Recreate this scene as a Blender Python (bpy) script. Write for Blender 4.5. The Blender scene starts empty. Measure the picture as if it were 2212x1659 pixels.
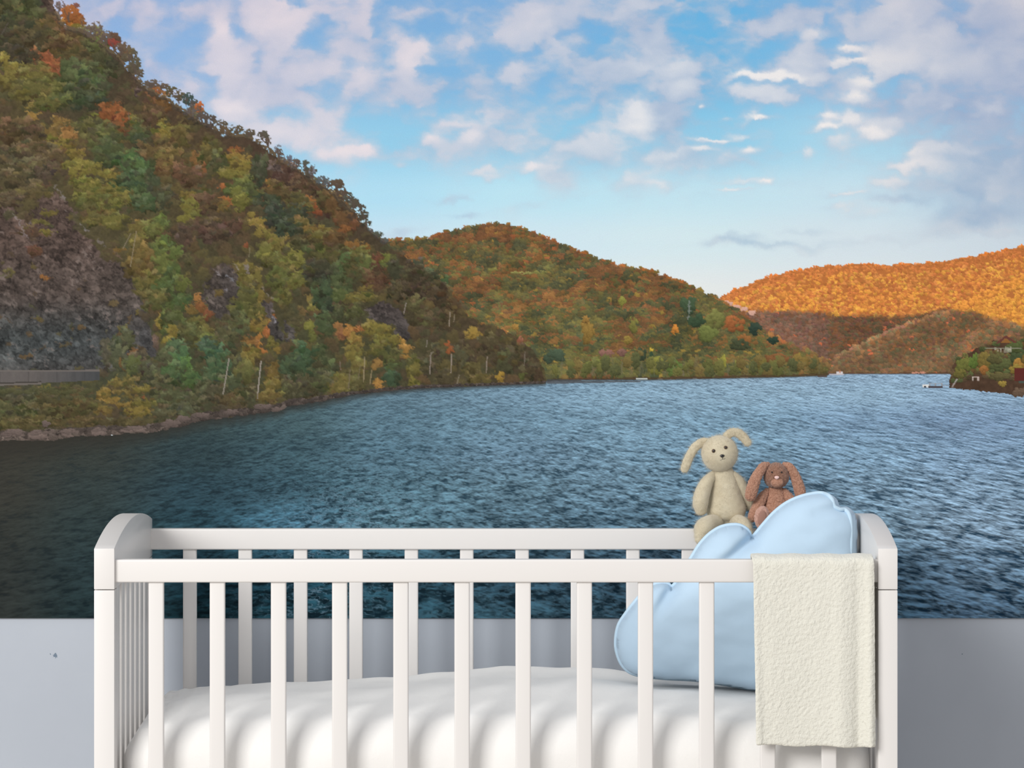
import bpy, bmesh, math, random
import numpy as np
from mathutils import Vector, Matrix, noise
from mathutils.geometry import delaunay_2d_cdt

# ================================================================ camera, world, light, exposure
SC = bpy.context.scene
COL = SC.collection
D, F, ZC, VX, VY = 6.27, 8778.0, 1.39, 1120.0, 495.0     # camera distance, focal length in pixels, eye height, vanishing point
cd = bpy.data.cameras.new('camera'); cam = bpy.data.objects.new('camera', cd); COL.objects.link(cam)
cam.location = (0, -D, ZC); cam.rotation_euler = (math.pi/2, 0, 0)
cd.sensor_width = 36; cd.lens = 36*F/2212
cd.shift_x = -(VX-1106)/2212; cd.shift_y = (VY-829.5)/2212
cd.clip_start = .1; cd.clip_end = 60
SC.camera = cam
vs = SC.view_settings
vs.view_transform = 'Standard'; vs.look = 'None'; vs.gamma = 1; vs.use_curve_mapping = False; vs.exposure = 0.0
wd = bpy.data.worlds.new('room_light'); SC.world = wd; wd.use_nodes = True
bg = wd.node_tree.nodes['Background']; bg.inputs['Color'].default_value = (.96, .97, 1, 1); bg.inputs['Strength'].default_value = .66
def area(name, loc, target, size, power, col):
    l = bpy.data.lights.new(name, 'AREA'); l.shape = 'RECTANGLE'; l.size, l.size_y = size; l.energy = power; l.color = col
    o = bpy.data.objects.new(name, l); COL.objects.link(o); o.location = loc
    o.rotation_euler = (Vector(target)-Vector(loc)).to_track_quat('-Z', 'Y').to_euler(); return o
area('window_light', (-4.3, -6.6, 4.3), (0, .4, .85), (3.4, 3.4), 590, (1, .985, .955))

# ================================================================ helpers
def P(px, py, Y=0.):
    s = (D+Y)/F
    return Vector(((px-VX)*s, Y, ZC-(py-VY)*s))
def link(o, parent=None):
    COL.objects.link(o)
    if parent is not None:
        o.parent = parent
        o.matrix_parent_inverse = Matrix.Translation(parent.location).inverted()
    return o
def thing(name, label, cat, loc=(0, 0, 0), group=None):
    o = bpy.data.objects.new(name, None); o.location = loc; o.empty_display_size = .05; COL.objects.link(o)
    o['label'] = label; o['category'] = cat
    if group: o['group'] = group
    return o
def obj(name, bm, mat, parent=None, smooth=True, recalc=True):
    if recalc: bmesh.ops.recalc_face_normals(bm, faces=bm.faces)
    me = bpy.data.meshes.new(name); bm.to_mesh(me); bm.free()
    me.materials.append(mat)
    if smooth:
        for p in me.polygons: p.use_smooth = True
    return link(bpy.data.objects.new(name, me), parent)
def add_box(bm, x0, x1, y0, y1, z0, z1, bev=.002, seg=2):
    g = bmesh.ops.create_cube(bm, size=1)['verts']
    for v in g: v.co = Vector(((x0+x1)/2+v.co.x*(x1-x0), (y0+y1)/2+v.co.y*(y1-y0), (z0+z1)/2+v.co.z*(z1-z0)))
    if bev:
        es = list({e for v in g for e in v.link_edges})
        bmesh.ops.bevel(bm, geom=es, offset=bev, segments=seg, profile=.6, affect='EDGES')
def box(name, x0, x1, y0, y1, z0, z1, mat, parent=None, bev=.002, seg=2):
    bm = bmesh.new(); add_box(bm, x0, x1, y0, y1, z0, z1, bev, seg)
    o = obj(name, bm, mat, parent)
    o.data.set_sharp_from_angle(angle=math.radians(50)); return o
def catmull(pts, n):
    out = []
    Q = [pts[0]]+list(pts)+[pts[-1]]
    for i in range(1, len(Q)-2):
        a, b, c, d = (np.array(q, float) for q in Q[i-1:i+3])
        for k in range(n):
            t = k/n; out.append(.5*((2*b)+(c-a)*t+(2*a-5*b+4*c-d)*t*t+(3*b-a-3*c+d)*t**3))
    out.append(np.array(Q[-2], float)); return out
def sweep(bm, path, seg=20, flat=1., cap=True, closed=False):
    """path: list of (x, y, z, r) in metres; round ends; flat squashes along Y"""
    pts = [np.array(p, float) for p in path]
    if cap and not closed:
        def ends(p, q):
            d = (p-q)[:3]; d = d/max(np.linalg.norm(d), 1e-9); r = p[3]
            return [np.append(p[:3]+d*r*math.sin(a)*.9, max(r*math.cos(a), 1e-5)) for a in (.35, .7, 1.0, 1.25, 1.45, 1.565)]
        pts = list(reversed(ends(pts[0], pts[1])))+pts+ends(pts[-1], pts[-2])
    rings = []; n = len(pts); up = Vector((0, 1, 0))
    for i, p in enumerate(pts):
        a = pts[(i-1) % n] if (closed or i > 0) else p; b = pts[(i+1) % n] if (closed or i < n-1) else p
        t = Vector((b-a)[:3])
        if t.length < 1e-9: t = Vector((0, 0, 1))
        t.normalize()
        u = up-t*up.dot(t)
        if u.length < .05: u = Vector((1, 0, 0))-t*t.x
        u.normalize(); w = t.cross(u)
        rings.append([bm.verts.new(Vector(p[:3])+u*(p[3]*flat*math.cos(2*math.pi*k/seg))+w*(p[3]*math.sin(2*math.pi*k/seg))) for k in range(seg)])
    m = n if closed else n-1
    for i in range(m):
        A, B_ = rings[i], rings[(i+1) % n]
        for k in range(seg): bm.faces.new((A[k], A[(k+1) % seg], B_[(k+1) % seg], B_[k]))
    if not closed:
        bm.faces.new(rings[0][::-1]); bm.faces.new(rings[-1])
def rough_up(bm, amp, scale, amp2=0, scale2=1):
    bm.normal_update()
    for v in bm.verts:
        d = amp*noise.noise(v.co*scale)
        if amp2: d += amp2*noise.noise(v.co*scale2+Vector((5, 3, 1)))
        v.co += v.normal*d

# ================================================================ materials
def material(name, col, rough=.5, spec=.5, bump=None, sheen=0, vary=None, coat=0):
    m = bpy.data.materials.new(name); m.use_nodes = True; nt = m.node_tree; N = nt.nodes; L = nt.links
    b = N['Principled BSDF']; b.inputs['Base Color'].default_value = (*col, 1); b.inputs['Roughness'].default_value = rough
    b.inputs['Specular IOR Level'].default_value = spec
    if sheen: b.inputs['Sheen Weight'].default_value = sheen; b.inputs['Sheen Roughness'].default_value = .5
    if coat: b.inputs['Coat Weight'].default_value = coat
    tc = N.new('ShaderNodeTexCoord')
    if vary:                                   # (second colour, scale, detail)
        nz = N.new('ShaderNodeTexNoise'); nz.inputs['Scale'].default_value = vary[1]; nz.inputs['Detail'].default_value = vary[2]
        L.new(tc.outputs['Object'], nz.inputs['Vector'])
        cr = N.new('ShaderNodeValToRGB'); cr.color_ramp.elements[0].position = .35; cr.color_ramp.elements[1].position = .65
        cr.color_ramp.elements[0].color = (*col, 1); cr.color_ramp.elements[1].color = (*vary[0], 1)
        L.new(nz.outputs['Fac'], cr.inputs['Fac']); L.new(cr.outputs['Color'], b.inputs['Base Color'])
    last = None
    for (sc, st, dist) in (bump or []):
        nz = N.new('ShaderNodeTexNoise'); nz.inputs['Scale'].default_value = sc; nz.inputs['Detail'].default_value = 3
        L.new(tc.outputs['Object'], nz.inputs['Vector'])
        bp = N.new('ShaderNodeBump'); bp.inputs['Strength'].default_value = st; bp.inputs['Distance'].default_value = dist
        L.new(nz.outputs['Fac'], bp.inputs['Height'])
        if last: L.new(last.outputs['Normal'], bp.inputs['Normal'])
        last = bp
    if last: L.new(last.outputs['Normal'], b.inputs['Normal'])
    return m
M_crib = material('crib_white_lacquer', (.735, .71, .69), .38, .4, bump=[(60, .03, .001)])
M_wall = material('grey_wall_paint', (.455, .492, .55), .85, .2, bump=[(14, .25, .002), (160, .15, .0004)], vary=((.435, .47, .528), 5, 5))
def chips(m, spots):                            # little chips in the paint
    nt = m.node_tree; N = nt.nodes; L = nt.links; b = N['Principled BSDF']
    src = b.inputs['Base Color'].links[0].from_socket; g = N.new('ShaderNodeNewGeometry')
    nz = N.new('ShaderNodeTexNoise'); nz.inputs['Scale'].default_value = 420; L.new(g.outputs['Position'], nz.inputs['Vector'])
    for (c, r) in spots:
        d = N.new('ShaderNodeVectorMath'); d.operation = 'DISTANCE'; d.inputs[1].default_value = c; L.new(g.outputs['Position'], d.inputs[0])
        a = N.new('ShaderNodeMath'); a.operation = 'MULTIPLY_ADD'; a.inputs[1].default_value = r*2.6; L.new(nz.outputs['Fac'], a.inputs[0]); L.new(d.outputs['Value'], a.inputs[2])
        t = N.new('ShaderNodeMath'); t.operation = 'LESS_THAN'; t.inputs[1].default_value = r*2.0; L.new(a.outputs[0], t.inputs[0])
        mx = N.new('ShaderNodeMix'); mx.data_type = 'RGBA'; L.new(t.outputs[0], mx.inputs['Factor']); L.new(src, mx.inputs['A']); mx.inputs['B'].default_value = (.16, .21, .27, 1)
        src = mx.outputs['Result']
    L.new(src, b.inputs['Base Color'])
chips(M_wall, [(P(119, 1416, .77), .0042), (P(109, 1413, .77), .0016), (P(2078, 1413, .77), .0016)])
M_floor = material('pale_floor', (.55, .50, .44), .5, .3, vary=((.50, .45, .39), 6, 4))
M_sheet = material('white_linen', (.84, .825, .805), .9, .1, bump=[(420, .35, .0006), (60, .3, .0015)], sheen=.15)
M_pillow = material('light_blue_cotton', (.485, .635, .775), .85, .15, bump=[(45, .25, .002), (500, .12, .0003)], sheen=.1)
M_pipe = material('light_blue_piping', (.52, .675, .80), .8, .15)
M_blank = material('cream_terry', (.70, .685, .61), .95, .05, bump=[(210, .8, .0024), (480, .6, .001)], sheen=.25)
M_cream = material('cream_plush', (.66, .585, .43), .95, .05, bump=[(900, .7, .0012), (120, .3, .0012)], sheen=.5, vary=((.60, .52, .37), 40, 4))
M_brown = material('brown_plush', (.50, .275, .19), .95, .05, bump=[(700, .8, .0014)], sheen=.35, vary=((.34, .17, .11), 420, 3))
M_face = material('dark_brown_plush', (.33, .18, .125), .95, .05, bump=[(700, .8, .0014)], sheen=.35, vary=((.20, .10, .065), 420, 3))
M_pink = material('pink_terry', (.56, .34, .27), .95, .05, bump=[(700, .8, .0012)], sheen=.35, vary=((.46, .26, .20), 380, 3))
M_sole = material('smooth_sole', (.34, .19, .145), .9, .1)
M_black = material('black_bead', (.012, .010, .010), .15, .6)
M_iris = material('dark_brown_bead', (.10, .055, .03), .2, .6)
M_rose = material('rose_thread', (.80, .56, .52), .7, .2)
M_metal = material('bolt_metal', (.35, .35, .36), .35, .5)

# ================================================================ setting
WY = .77
def struct(o): o['kind'] = 'structure'; return o
struct(box('wall_back', -3, 3, WY, WY+.12, 0, 2.7, M_wall, bev=0))
struct(box('floor', -3, 3, -5.2, WY+.12, -.08, 0, M_floor, bev=0))
struct(box('baseboard_back', -3, 3, WY-.014, WY, 0, .08, M_crib, bev=.003))

MURAL_STEP = 1.55
# ---------------------------------------------------------------- printed mural picture (procedural, computed with numpy)

MX0, MX1, MY0, MY1 = -520.0, 2700.0, -240.0, 1335.0     # extent of the print in units of 1/1247 m

def mural_picture(ST=1.6, seed=7):
    rng = np.random.default_rng(seed)
    W = int(round((MX1-MX0)/ST))+1; H = int(round((MY1-MY0)/ST))+1
    xs = np.linspace(MX0, MX1, W); ys = np.linspace(MY0, MY1, H)
    X, Y = np.meshgrid(xs.astype(np.float32), ys.astype(np.float32))
    lat = rng.random((256, 256)).astype(np.float32)
    def vn(u, v, o=0):
        iu = np.floor(u); iv = np.floor(v); fu = u-iu; fv = v-iv
        fu = fu*fu*(3-2*fu); fv = fv*fv*(3-2*fv)
        iu = iu.astype(np.int32)+o*37; iv = iv.astype(np.int32)+o*91
        a = lat[iv & 255, iu & 255]; b = lat[iv & 255, (iu+1) & 255]
        c = lat[(iv+1) & 255, iu & 255]; d = lat[(iv+1) & 255, (iu+1) & 255]
        return (a*(1-fu)+b*fu)*(1-fv)+(c*(1-fu)+d*fu)*fv
    def fbm(u, v, n=4, o=0, g=.5):
        s = 0; a = 1; t = 0
        for i in range(n):
            s = s+a*vn(u*2**i+13.7*i, v*2**i+7.3*i, o+i); t += a; a *= g
        return s/t
    def ss(a, b, x):
        t = np.clip((x-a)/(b-a), 0, 1); return t*t*(3-2*t)
    def grid(cols, rows, C):
        C = np.array(C, np.float32)
        fx = np.interp(X[0], cols, np.arange(len(cols))); fy = np.interp(Y[:, 0], rows, np.arange(len(rows)))
        ix = np.minimum(fx.astype(int), len(cols)-2); iy = np.minimum(fy.astype(int), len(rows)-2)
        tx = fx-ix; ty = fy-iy; tx = tx*tx*(3-2*tx); ty = ty*ty*(3-2*ty)
        tx = tx[None, :, None]; ty = ty[:, None, None]
        return ((C[iy][:, ix]*(1-tx)+C[iy][:, ix+1]*tx)*(1-ty)+(C[iy+1][:, ix]*(1-tx)+C[iy+1][:, ix+1]*tx)*ty).astype(np.float32)
    def mix(A, B, t):
        return A+(np.asarray(B, np.float32)-A)*t[..., None]
    # ------------------------------------------------------------ sky
    rows = [-180, 0, 150, 300, 420, 520, 640]
    cols = [-240, 300, 800, 1150, 1500, 1850, 2450]
    S = [[(118,152,198),(122,156,200),(112,158,205),(112,160,208),(88,165,215),(118,165,212),(140,168,205)],
         [(122,155,200),(126,160,204),(112,160,206),(116,164,210),(92,170,218),(122,170,214),(142,170,206)],
         [(130,165,208),(132,168,210),(118,170,212),(118,172,214),(100,176,220),(128,184,222),(146,178,212)],
         [(140,185,215),(142,188,218),(140,196,224),(140,196,224),(140,200,228),(168,212,232),(160,190,216)],
         [(165,208,228),(165,208,228),(168,212,232),(182,220,234),(190,222,234),(196,222,234),(178,196,214)],
         [(185,214,228),(185,214,228),(190,216,230),(200,222,232),(206,226,232),(208,222,230),(196,208,220)],
         [(215,225,228),(215,225,228),(215,225,230),(218,226,230),(224,228,228),(220,226,228),(205,214,222)]]
    img = grid(cols, rows, S)
    wx = X+34*(fbm(X/60, Y/45, 4, 1)-.5)*2; wy = Y+20*(fbm(X/50, Y/36, 4, 5)-.5)*2
    B = [ # x, y, rx, ry, cover, bright
    (180,20,120,40,.6,.2),(300,14,60,22,.8,.5),(440,20,50,22,.7,.4),(476,70,22,36,1.1,1),(500,150,36,50,1.2,.9),(470,110,26,30,.8,.6),(560,10,70,30,.7,.5),
    (585,60,34,44,.8,.7),(620,60,40,60,.9,.9),(535,130,60,60,.6,.1),(452,152,18,12,.7,.5),(415,185,26,28,.9,.6),(512,232,44,26,1.1,1),(335,150,40,40,.5,.2),
    (560,278,60,26,.9,.5),(600,200,70,44,.9,.3),(600,300,70,24,.9,.7),(700,285,70,40,1,.7),(700,250,40,30,.8,.5),(770,175,70,44,1,.6),(740,40,90,60,1,.6),
    (650,150,60,60,.7,.3),(790,90,60,40,.7,.3),(890,130,34,46,1.2,.9),(860,190,50,30,.7,.2),(1000,85,32,42,1,.6),(1035,180,28,36,.9,.4),(950,200,70,40,.4,0),
    (1150,55,52,38,1.1,.7),(1090,75,26,20,.7,.6),(1190,25,90,36,.9,.4),(1230,120,40,34,1,.5),(1130,158,36,30,1,.5),(1310,150,50,40,.5,.1),(1360,150,32,20,.6,.3),
    (1380,40,66,44,.9,.3),(1430,90,50,34,.7,.2),(1290,200,60,36,.5,.1),(1100,240,40,20,.8,.5),(1000,268,46,22,1,.8),(930,302,24,14,1,1),(1018,300,20,16,.9,1),
    (960,330,80,24,.9,.2),(1080,300,60,30,.7,.2),(692,336,28,16,1,1),(742,336,26,20,1,1),(790,326,26,16,1,1),(850,330,50,20,.6,.3),(866,357,12,6,.6,.6),
    (1056,376,40,10,.9,.9),(1150,358,56,14,.9,.9),(1180,380,30,24,.7,.4),(1215,400,36,30,.7,.2),(1240,325,50,16,.9,.9),(1310,318,50,40,.9,.5),(1290,300,20,24,.7,.6),
    (1370,390,40,24,.8,.5),(1225,330,80,40,.6,0),(1380,240,34,24,1,.9),(1372,275,24,14,.8,.8),(1440,260,52,60,.9,.1),(1465,150,32,22,1,.9),(1480,192,30,18,.9,.6),
    (1465,240,30,30,.5,.4),(1740,120,50,26,.8,.4),(1755,78,26,12,.9,.9),(1660,70,40,26,.7,.3),(1720,40,60,26,.6,.1),(1660,166,64,11,1.3,1.4),(1590,192,22,18,.8,.7),
    (1655,206,46,16,.9,.7),(1765,172,56,30,.8,.3),(1810,128,40,14,.4,.3),(1835,131,32,8,1,1.3),(1836,103,30,8,1,1.2),(1930,134,66,30,1.2,1.1),(1960,100,60,50,.8,.5),
    (1940,28,42,30,1,.8),(1990,50,60,40,.6,.3),(1880,60,40,20,.6,.4),(1866,180,30,12,1.1,1.2),(1850,210,28,14,1.1,1.2),(1900,230,70,40,.6,.1),(1790,250,26,10,.9,1.1),
    (1782,276,34,12,1,1.1),(1845,262,30,10,.9,1.1),(1834,245,14,14,.8,1),(1808,304,26,18,.8,.9),(1745,330,12,12,.9,.9),(1900,286,34,12,1,1.1),(1925,265,30,10,.7,.8),
    (1518,230,5,5,.8,1),(1568,254,16,6,.9,1),(1640,262,40,8,1,1.1),(1636,250,10,12,.7,.9),(1600,292,34,8,.9,1.1),(1548,302,42,6,.9,1.1),(1515,322,22,6,.9,1.1),
    (1622,324,20,7,.9,1.1),(1592,345,40,22,.7,.3),(1600,387,36,6,.9,1),(1588,407,36,5,.9,1),(1655,394,24,6,.9,1),(1480,345,80,30,.8,.1),(1440,335,44,10,.8,.7),
    (1440,398,40,10,.7,.6),(1520,425,60,12,.3,.2),(1480,180,60,60,.4,0),(1945,357,36,10,1,1.1),(1985,335,36,12,1,1.1),(2000,355,40,14,.8,.9),(2050,324,50,12,.9,.9),(2010,310,26,14,.8,.8),
    (2030,400,90,20,.6,.2),(2150,380,130,90,.9,.0),(2130,70,90,50,.7,.2),(2040,80,24,20,.9,.8),(2110,150,60,28,1,.7),(2040,160,30,16,.9,.7),(2212,0,80,44,1,.9),(2200,130,60,60,.6,.1),
    (2140,240,44,14,.9,.6),(2060,240,90,50,.5,0),(1900,400,50,10,.7,.8),(1825,418,40,7,.8,.9),(1950,385,40,10,.7,.8),(1930,430,70,10,.7,-.2),(2110,470,110,26,.9,-.1),
    (1815,445,40,6,.6,.7),(1870,460,60,14,.5,.5),(1650,530,150,9,.9,-.3),(1560,522,50,10,.5,-.3),(1740,500,60,8,.6,-.2),(1620,512,40,8,.6,-.4),(1900,520,110,10,.6,.4),(1770,542,90,7,.5,.4),
    (2050,500,100,14,.6,.2),(2160,510,80,8,.5,.5),(870,502,54,12,.8,-.3),(968,436,34,8,.7,-.4),(1000,470,44,8,.7,-.3),(1100,460,50,22,.4,.3),(1150,440,40,10,.4,.3),
    (-420,120,160,90,.8,.3),(2620,200,120,90,.8,.4),(2600,60,120,50,.7,.5),(-100,60,140,80,.8,.3),(-60,250,120,90,.6,.2),(2350,120,90,80,.8,.4),(2350,300,100,60,.7,.2),(700,-100,200,60,.8,.4),(1250,-90,160,60,.7,.4),(1900,-90,200,60,.8,.5)]
    Cv = np.zeros_like(X); Br = np.zeros_like(X)
    for (bx, by, rx, ry, c, b) in B:
        x0 = max(0, int((bx-rx*2.6-60-MX0)/ST)); x1 = min(W, int((bx+rx*2.6+60-MX0)/ST)+1)
        y0 = max(0, int((by-ry*2.6-45-MY0)/ST)); y1 = min(H, int((by+ry*2.6+45-MY0)/ST)+1)
        if x1 <= x0 or y1 <= y0: continue
        s = (slice(y0, y1), slice(x0, x1))
        k = 1.0 if rx > 30 else .35
        dx = (X[s]+(wx[s]-X[s])*k-bx)/rx; dy = (Y[s]+(wy[s]-Y[s])*k-by)/ry
        g = np.exp(-(dx*dx+dy*dy)*.9)
        Cv[s] += c*g; Br[s] += c*b*g*(1-.35*np.clip(dy, -1, 1))
    det = fbm(wx/70, wy/30, 5, 9); det2 = fbm(X/26+wx/200, Y/11, 3, 14)
    up = ss(520, 150, Y)
    bg = .33*ss(1050, 350, X)*up+.22*ss(600, 1000, X)*up+.25*ss(1800, 2150, X)*ss(560, 300, Y)+.16*up*ss(800, 1200, X)
    dap = fbm(wx/46, wy/40+X/160, 2, 17)-.5
    Cv = Cv*.88+dap*.85*up+bg+(det-.5)*(.80*up+.35)+(det2-.5)*(.20+.30*up*ss(700, 1100, X))
    a = ss(.02, 1.12, Cv)
    br = np.clip(Br/(np.maximum(Cv, .35)), -.4, 1.3)*(.35+.75*ss(.3, 1.2, Cv))+(det-.5)*.55+(det2-.5)*.2+dap*.7
    lo = grid([-240, 500, 1200, 1700, 2450], [-180, 200, 400, 620], [
        [(160,166,194),(166,170,194),(160,172,198),(158,172,200),(166,172,196)],
        [(164,170,196),(172,178,200),(164,180,204),(164,180,206),(164,176,202)],
        [(176,188,208),(178,190,208),(176,194,212),(178,198,216),(168,182,204)],
        [(195,208,218),(195,208,218),(198,212,220),(200,212,220),(190,202,214)]])
    hi = grid([-240, 700, 1500, 2450], [-180, 300, 620], [
        [(206,192,202),(204,194,204),(206,204,212),(204,198,206)],
        [(214,204,210),(212,206,214),(222,222,226),(216,214,220)],
        [(222,218,218),(222,220,220),(228,228,228),(222,222,222)]])
    cl = lo+(hi-lo)*np.clip(br*1.15, -.5, 1.3)[..., None]
    img = mix(img, (150, 178, 208), np.float32(.14)*up); img = mix(img, cl, a*.94)

    # ------------------------------------------------------------ masks
    def line(pts, x):
        p = np.array(pts, float); return np.interp(x, p[:, 0], p[:, 1])
    def inside(poly, rough=0, sc=9):
        px = X+(fbm(X/sc, Y/sc, 3, 21)-.5)*2*rough; py = Y+(fbm(X/sc, Y/sc, 3, 27)-.5)*2*rough
        P = np.array(poly, np.float32)
        x0, x1, y0, y1 = P[:, 0].min()-rough-4, P[:, 0].max()+rough+4, P[:, 1].min()-rough-4, P[:, 1].max()+rough+4
        s = (slice(max(0, int((y0-MY0)/ST)), min(H, int((y1-MY0)/ST)+2)), slice(max(0, int((x0-MX0)/ST)), min(W, int((x1-MX0)/ST)+2)))
        m = np.zeros(X.shape, bool); a_ = px[s]; b_ = py[s]; q = np.zeros(a_.shape, bool)
        n = len(P)
        for i in range(n):
            ax, ay = P[i]; bx, by = P[(i+1) % n]
            if ay == by: continue
            c = ((ay > b_) != (by > b_)) & (a_ < (bx-ax)*(b_-ay)/(by-ay)+ax)
            q ^= c
        m[s] = q
        return m
    # ------------------------------------------------------------ crown sprites
    N = 72
    gy, gx = np.mgrid[0:N, 0:N].astype(np.float32); gx = (gx+.5)/N*2-1; gy = (gy+.5)/N*2-1
    sprites = []
    for k in range(26):
        h = np.full((N, N), -1, np.float32); sh = np.zeros((N, N), np.float32)
        nl = rng.integers(26, 46)
        for j in range(nl):
            t = rng.random()*6.283; r = .70*rng.random()**.6
            cx, cy = r*np.cos(t), r*np.sin(t); rr = rng.uniform(.13, .28)
            dx = (gx-cx)/rr; dy = (gy-cy)/rr; d2 = dx*dx+dy*dy
            z = np.sqrt(np.clip(1-d2, 0, 1)); zz = z*rr*1.2+(1-(cx*cx+cy*cy))*.5+cy*.25
            l = np.clip(.30*dx*.6-dy*.62+z*.5, -1, 1)
            m = (d2 < 1) & (zz > h)
            h[m] = zz[m]; sh[m] = l[m]*.75+(.35-cy*.45)
        edge = vn(gx*16+40*k+99, gy*16+11*k+77, 3)
        al = np.clip((h+1)*4, 0, 1)*(edge > .24-.5*(h > .35))
        leaf = (vn(gx*19+7*k+50, gy*19+k+50, 2)-.5)*.55
        sprites.append((al.astype(np.float32), (sh+leaf).astype(np.float32)))
    def splat(x, y, rx, ry, col, k, con=.32, amax=1., clip=None, holes=0., dark=(58, 52, 44)):
        al, sh = sprites[k % 26]
        x0 = int(np.floor((x-rx-MX0)/ST)); x1 = int(np.ceil((x+rx-MX0)/ST))+1
        y0 = int(np.floor((y-ry-MY0)/ST)); y1 = int(np.ceil((y+ry-MY0)/ST))+1
        cx0, cx1, cy0, cy1 = max(x0, 0), min(x1, W), max(y0, 0), min(y1, H)
        if cx1-cx0 < 1 or cy1-cy0 < 1: return
        u = (xs[cx0:cx1]-x)/rx; v = (ys[cy0:cy1]-y)/ry
        if k & 1: u = -u
        fu = np.clip((u*.5+.5)*N-.5, 0, N-1.001); fv = np.clip((v*.5+.5)*N-.5, 0, N-1.001)
        iu = fu.astype(int); iv = fv.astype(int); tu = (fu-iu)[None, :]; tv = (fv-iv)[:, None]
        okm = (np.abs(u) < 1)[None, :] & (np.abs(v) < 1)[:, None]
        def smp(T):
            A = T[iv]; Bq = T[iv+1]
            return (A[:, iu]*(1-tu)+A[:, iu+1]*tu)*(1-tv)+(Bq[:, iu]*(1-tu)+Bq[:, iu+1]*tu)*tv
        a_ = smp(al)*okm*amax; s_ = smp(sh)
        sl = (slice(cy0, cy1), slice(cx0, cx1))
        if holes: a_ = a_*(hn[sl] > holes)
        if clip is not None: a_ = a_*clip[sl]
        c = np.asarray(col, np.float32)
        f = 1+con*(s_-.55)
        out = c[None, None]*f[..., None]
        dk = np.clip(-(s_-.02)*1.0, 0, .6)[..., None]
        out = out*(1-dk)+np.asarray(dark, np.float32)*dk
        img[sl] = img[sl]*(1-a_[..., None])+out*a_[..., None]
    hn = vn(X/3.4, Y/3.4, 31)*.7+vn(X/7, Y/7, 33)*.3
    def stroke(x0, y0, x1, y1, w, col, al=.8):
        n = int(max(abs(x1-x0), abs(y1-y0))/ST*1.5)+2
        for t in np.linspace(0, 1, n):
            x = x0+(x1-x0)*t; y = y0+(y1-y0)*t
            i0 = int((x-w*.5-MX0)/ST+.5); i1 = int((x+w*.5-MX0)/ST+.5)+1; j = int((y-MY0)/ST)
            if 0 <= j < H and i1 > 0 and i0 < W:
                i0 = max(i0, 0); a2 = al*rng.uniform(.6, 1)
                img[j, i0:i1] = img[j, i0:i1]*(1-a2)+np.asarray(col, np.float32)*a2

    # ------------------------------------------------------------ far hills on the right
    far = [(1545,646),(1600,622),(1650,602),(1700,588),(1780,574),(1850,571),(1920,573),(1990,569),(2030,566),(2080,558),(2150,546),(2212,531),(2740,500),(2740,815),(1500,815),(1500,700)]
    near = [(1785,812),(1795,776),(1850,747),(1900,722),(1950,700),(2010,681),(2050,668),(2110,640),(2160,616),(2212,592),(2740,520),(2740,815)]
    fm = inside(far, 3, 6); nm = inside(near, 2, 6)
    img[fm] = (128, 86, 60); img[nm] = (120, 92, 62)
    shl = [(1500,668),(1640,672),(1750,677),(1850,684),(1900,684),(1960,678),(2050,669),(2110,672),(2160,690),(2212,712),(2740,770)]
    def hillpts(n, x0, x1, y0, y1):
        p = np.stack([rng.uniform(x0, x1, n), rng.uniform(y0, y1, n)], 1); return p[np.argsort(p[:, 1])]
    b_ = (X > 1500) & fm & (Y < line(shl, X)); img[b_] = (198, 112, 50)
    topf = lambda x: line(far[:13], x); topn = lambda x: line(near[:11], x)
    nz = fbm(X/55, Y/32, 3, 41); nz2 = fbm(X/14, Y/12, 2, 44)
    def at(F, x, y): return F[min(H-1, max(0, int((y-MY0)/ST))), min(W-1, max(0, int((x-MX0)/ST)))]
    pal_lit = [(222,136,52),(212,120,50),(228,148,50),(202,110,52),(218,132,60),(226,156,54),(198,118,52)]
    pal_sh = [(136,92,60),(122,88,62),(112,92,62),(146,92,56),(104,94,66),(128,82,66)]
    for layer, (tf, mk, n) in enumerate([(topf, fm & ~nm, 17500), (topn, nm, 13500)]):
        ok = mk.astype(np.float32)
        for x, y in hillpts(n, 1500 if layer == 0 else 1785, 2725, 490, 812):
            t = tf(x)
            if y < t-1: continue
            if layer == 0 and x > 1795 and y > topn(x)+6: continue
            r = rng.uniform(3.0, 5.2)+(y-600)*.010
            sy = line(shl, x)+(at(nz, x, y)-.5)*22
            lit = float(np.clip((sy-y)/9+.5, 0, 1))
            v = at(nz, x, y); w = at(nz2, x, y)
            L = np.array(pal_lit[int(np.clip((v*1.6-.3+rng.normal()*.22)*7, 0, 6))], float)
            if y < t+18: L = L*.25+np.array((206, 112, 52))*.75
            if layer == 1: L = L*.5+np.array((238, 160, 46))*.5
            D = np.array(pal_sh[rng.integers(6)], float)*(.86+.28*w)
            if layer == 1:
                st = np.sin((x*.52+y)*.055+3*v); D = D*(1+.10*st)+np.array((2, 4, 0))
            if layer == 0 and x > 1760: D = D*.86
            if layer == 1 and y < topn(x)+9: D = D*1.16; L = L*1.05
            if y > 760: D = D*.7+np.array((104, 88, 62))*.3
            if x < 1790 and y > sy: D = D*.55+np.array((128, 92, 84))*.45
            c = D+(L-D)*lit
            if rng.random() < .012 and lit < .3: c = np.array((196, 98, 60))
            c = c*rng.uniform(.9, 1.08)
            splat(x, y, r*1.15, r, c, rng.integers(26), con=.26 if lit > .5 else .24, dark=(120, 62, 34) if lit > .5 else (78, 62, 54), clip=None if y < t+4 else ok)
    for (cx, cy, w_) in [(1570,655,16),(1590,662,14),(1608,668,12),(1625,676,10)]:
        splat(cx, cy, w_, 7, (214, 160, 140), 3, con=.2)
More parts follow.
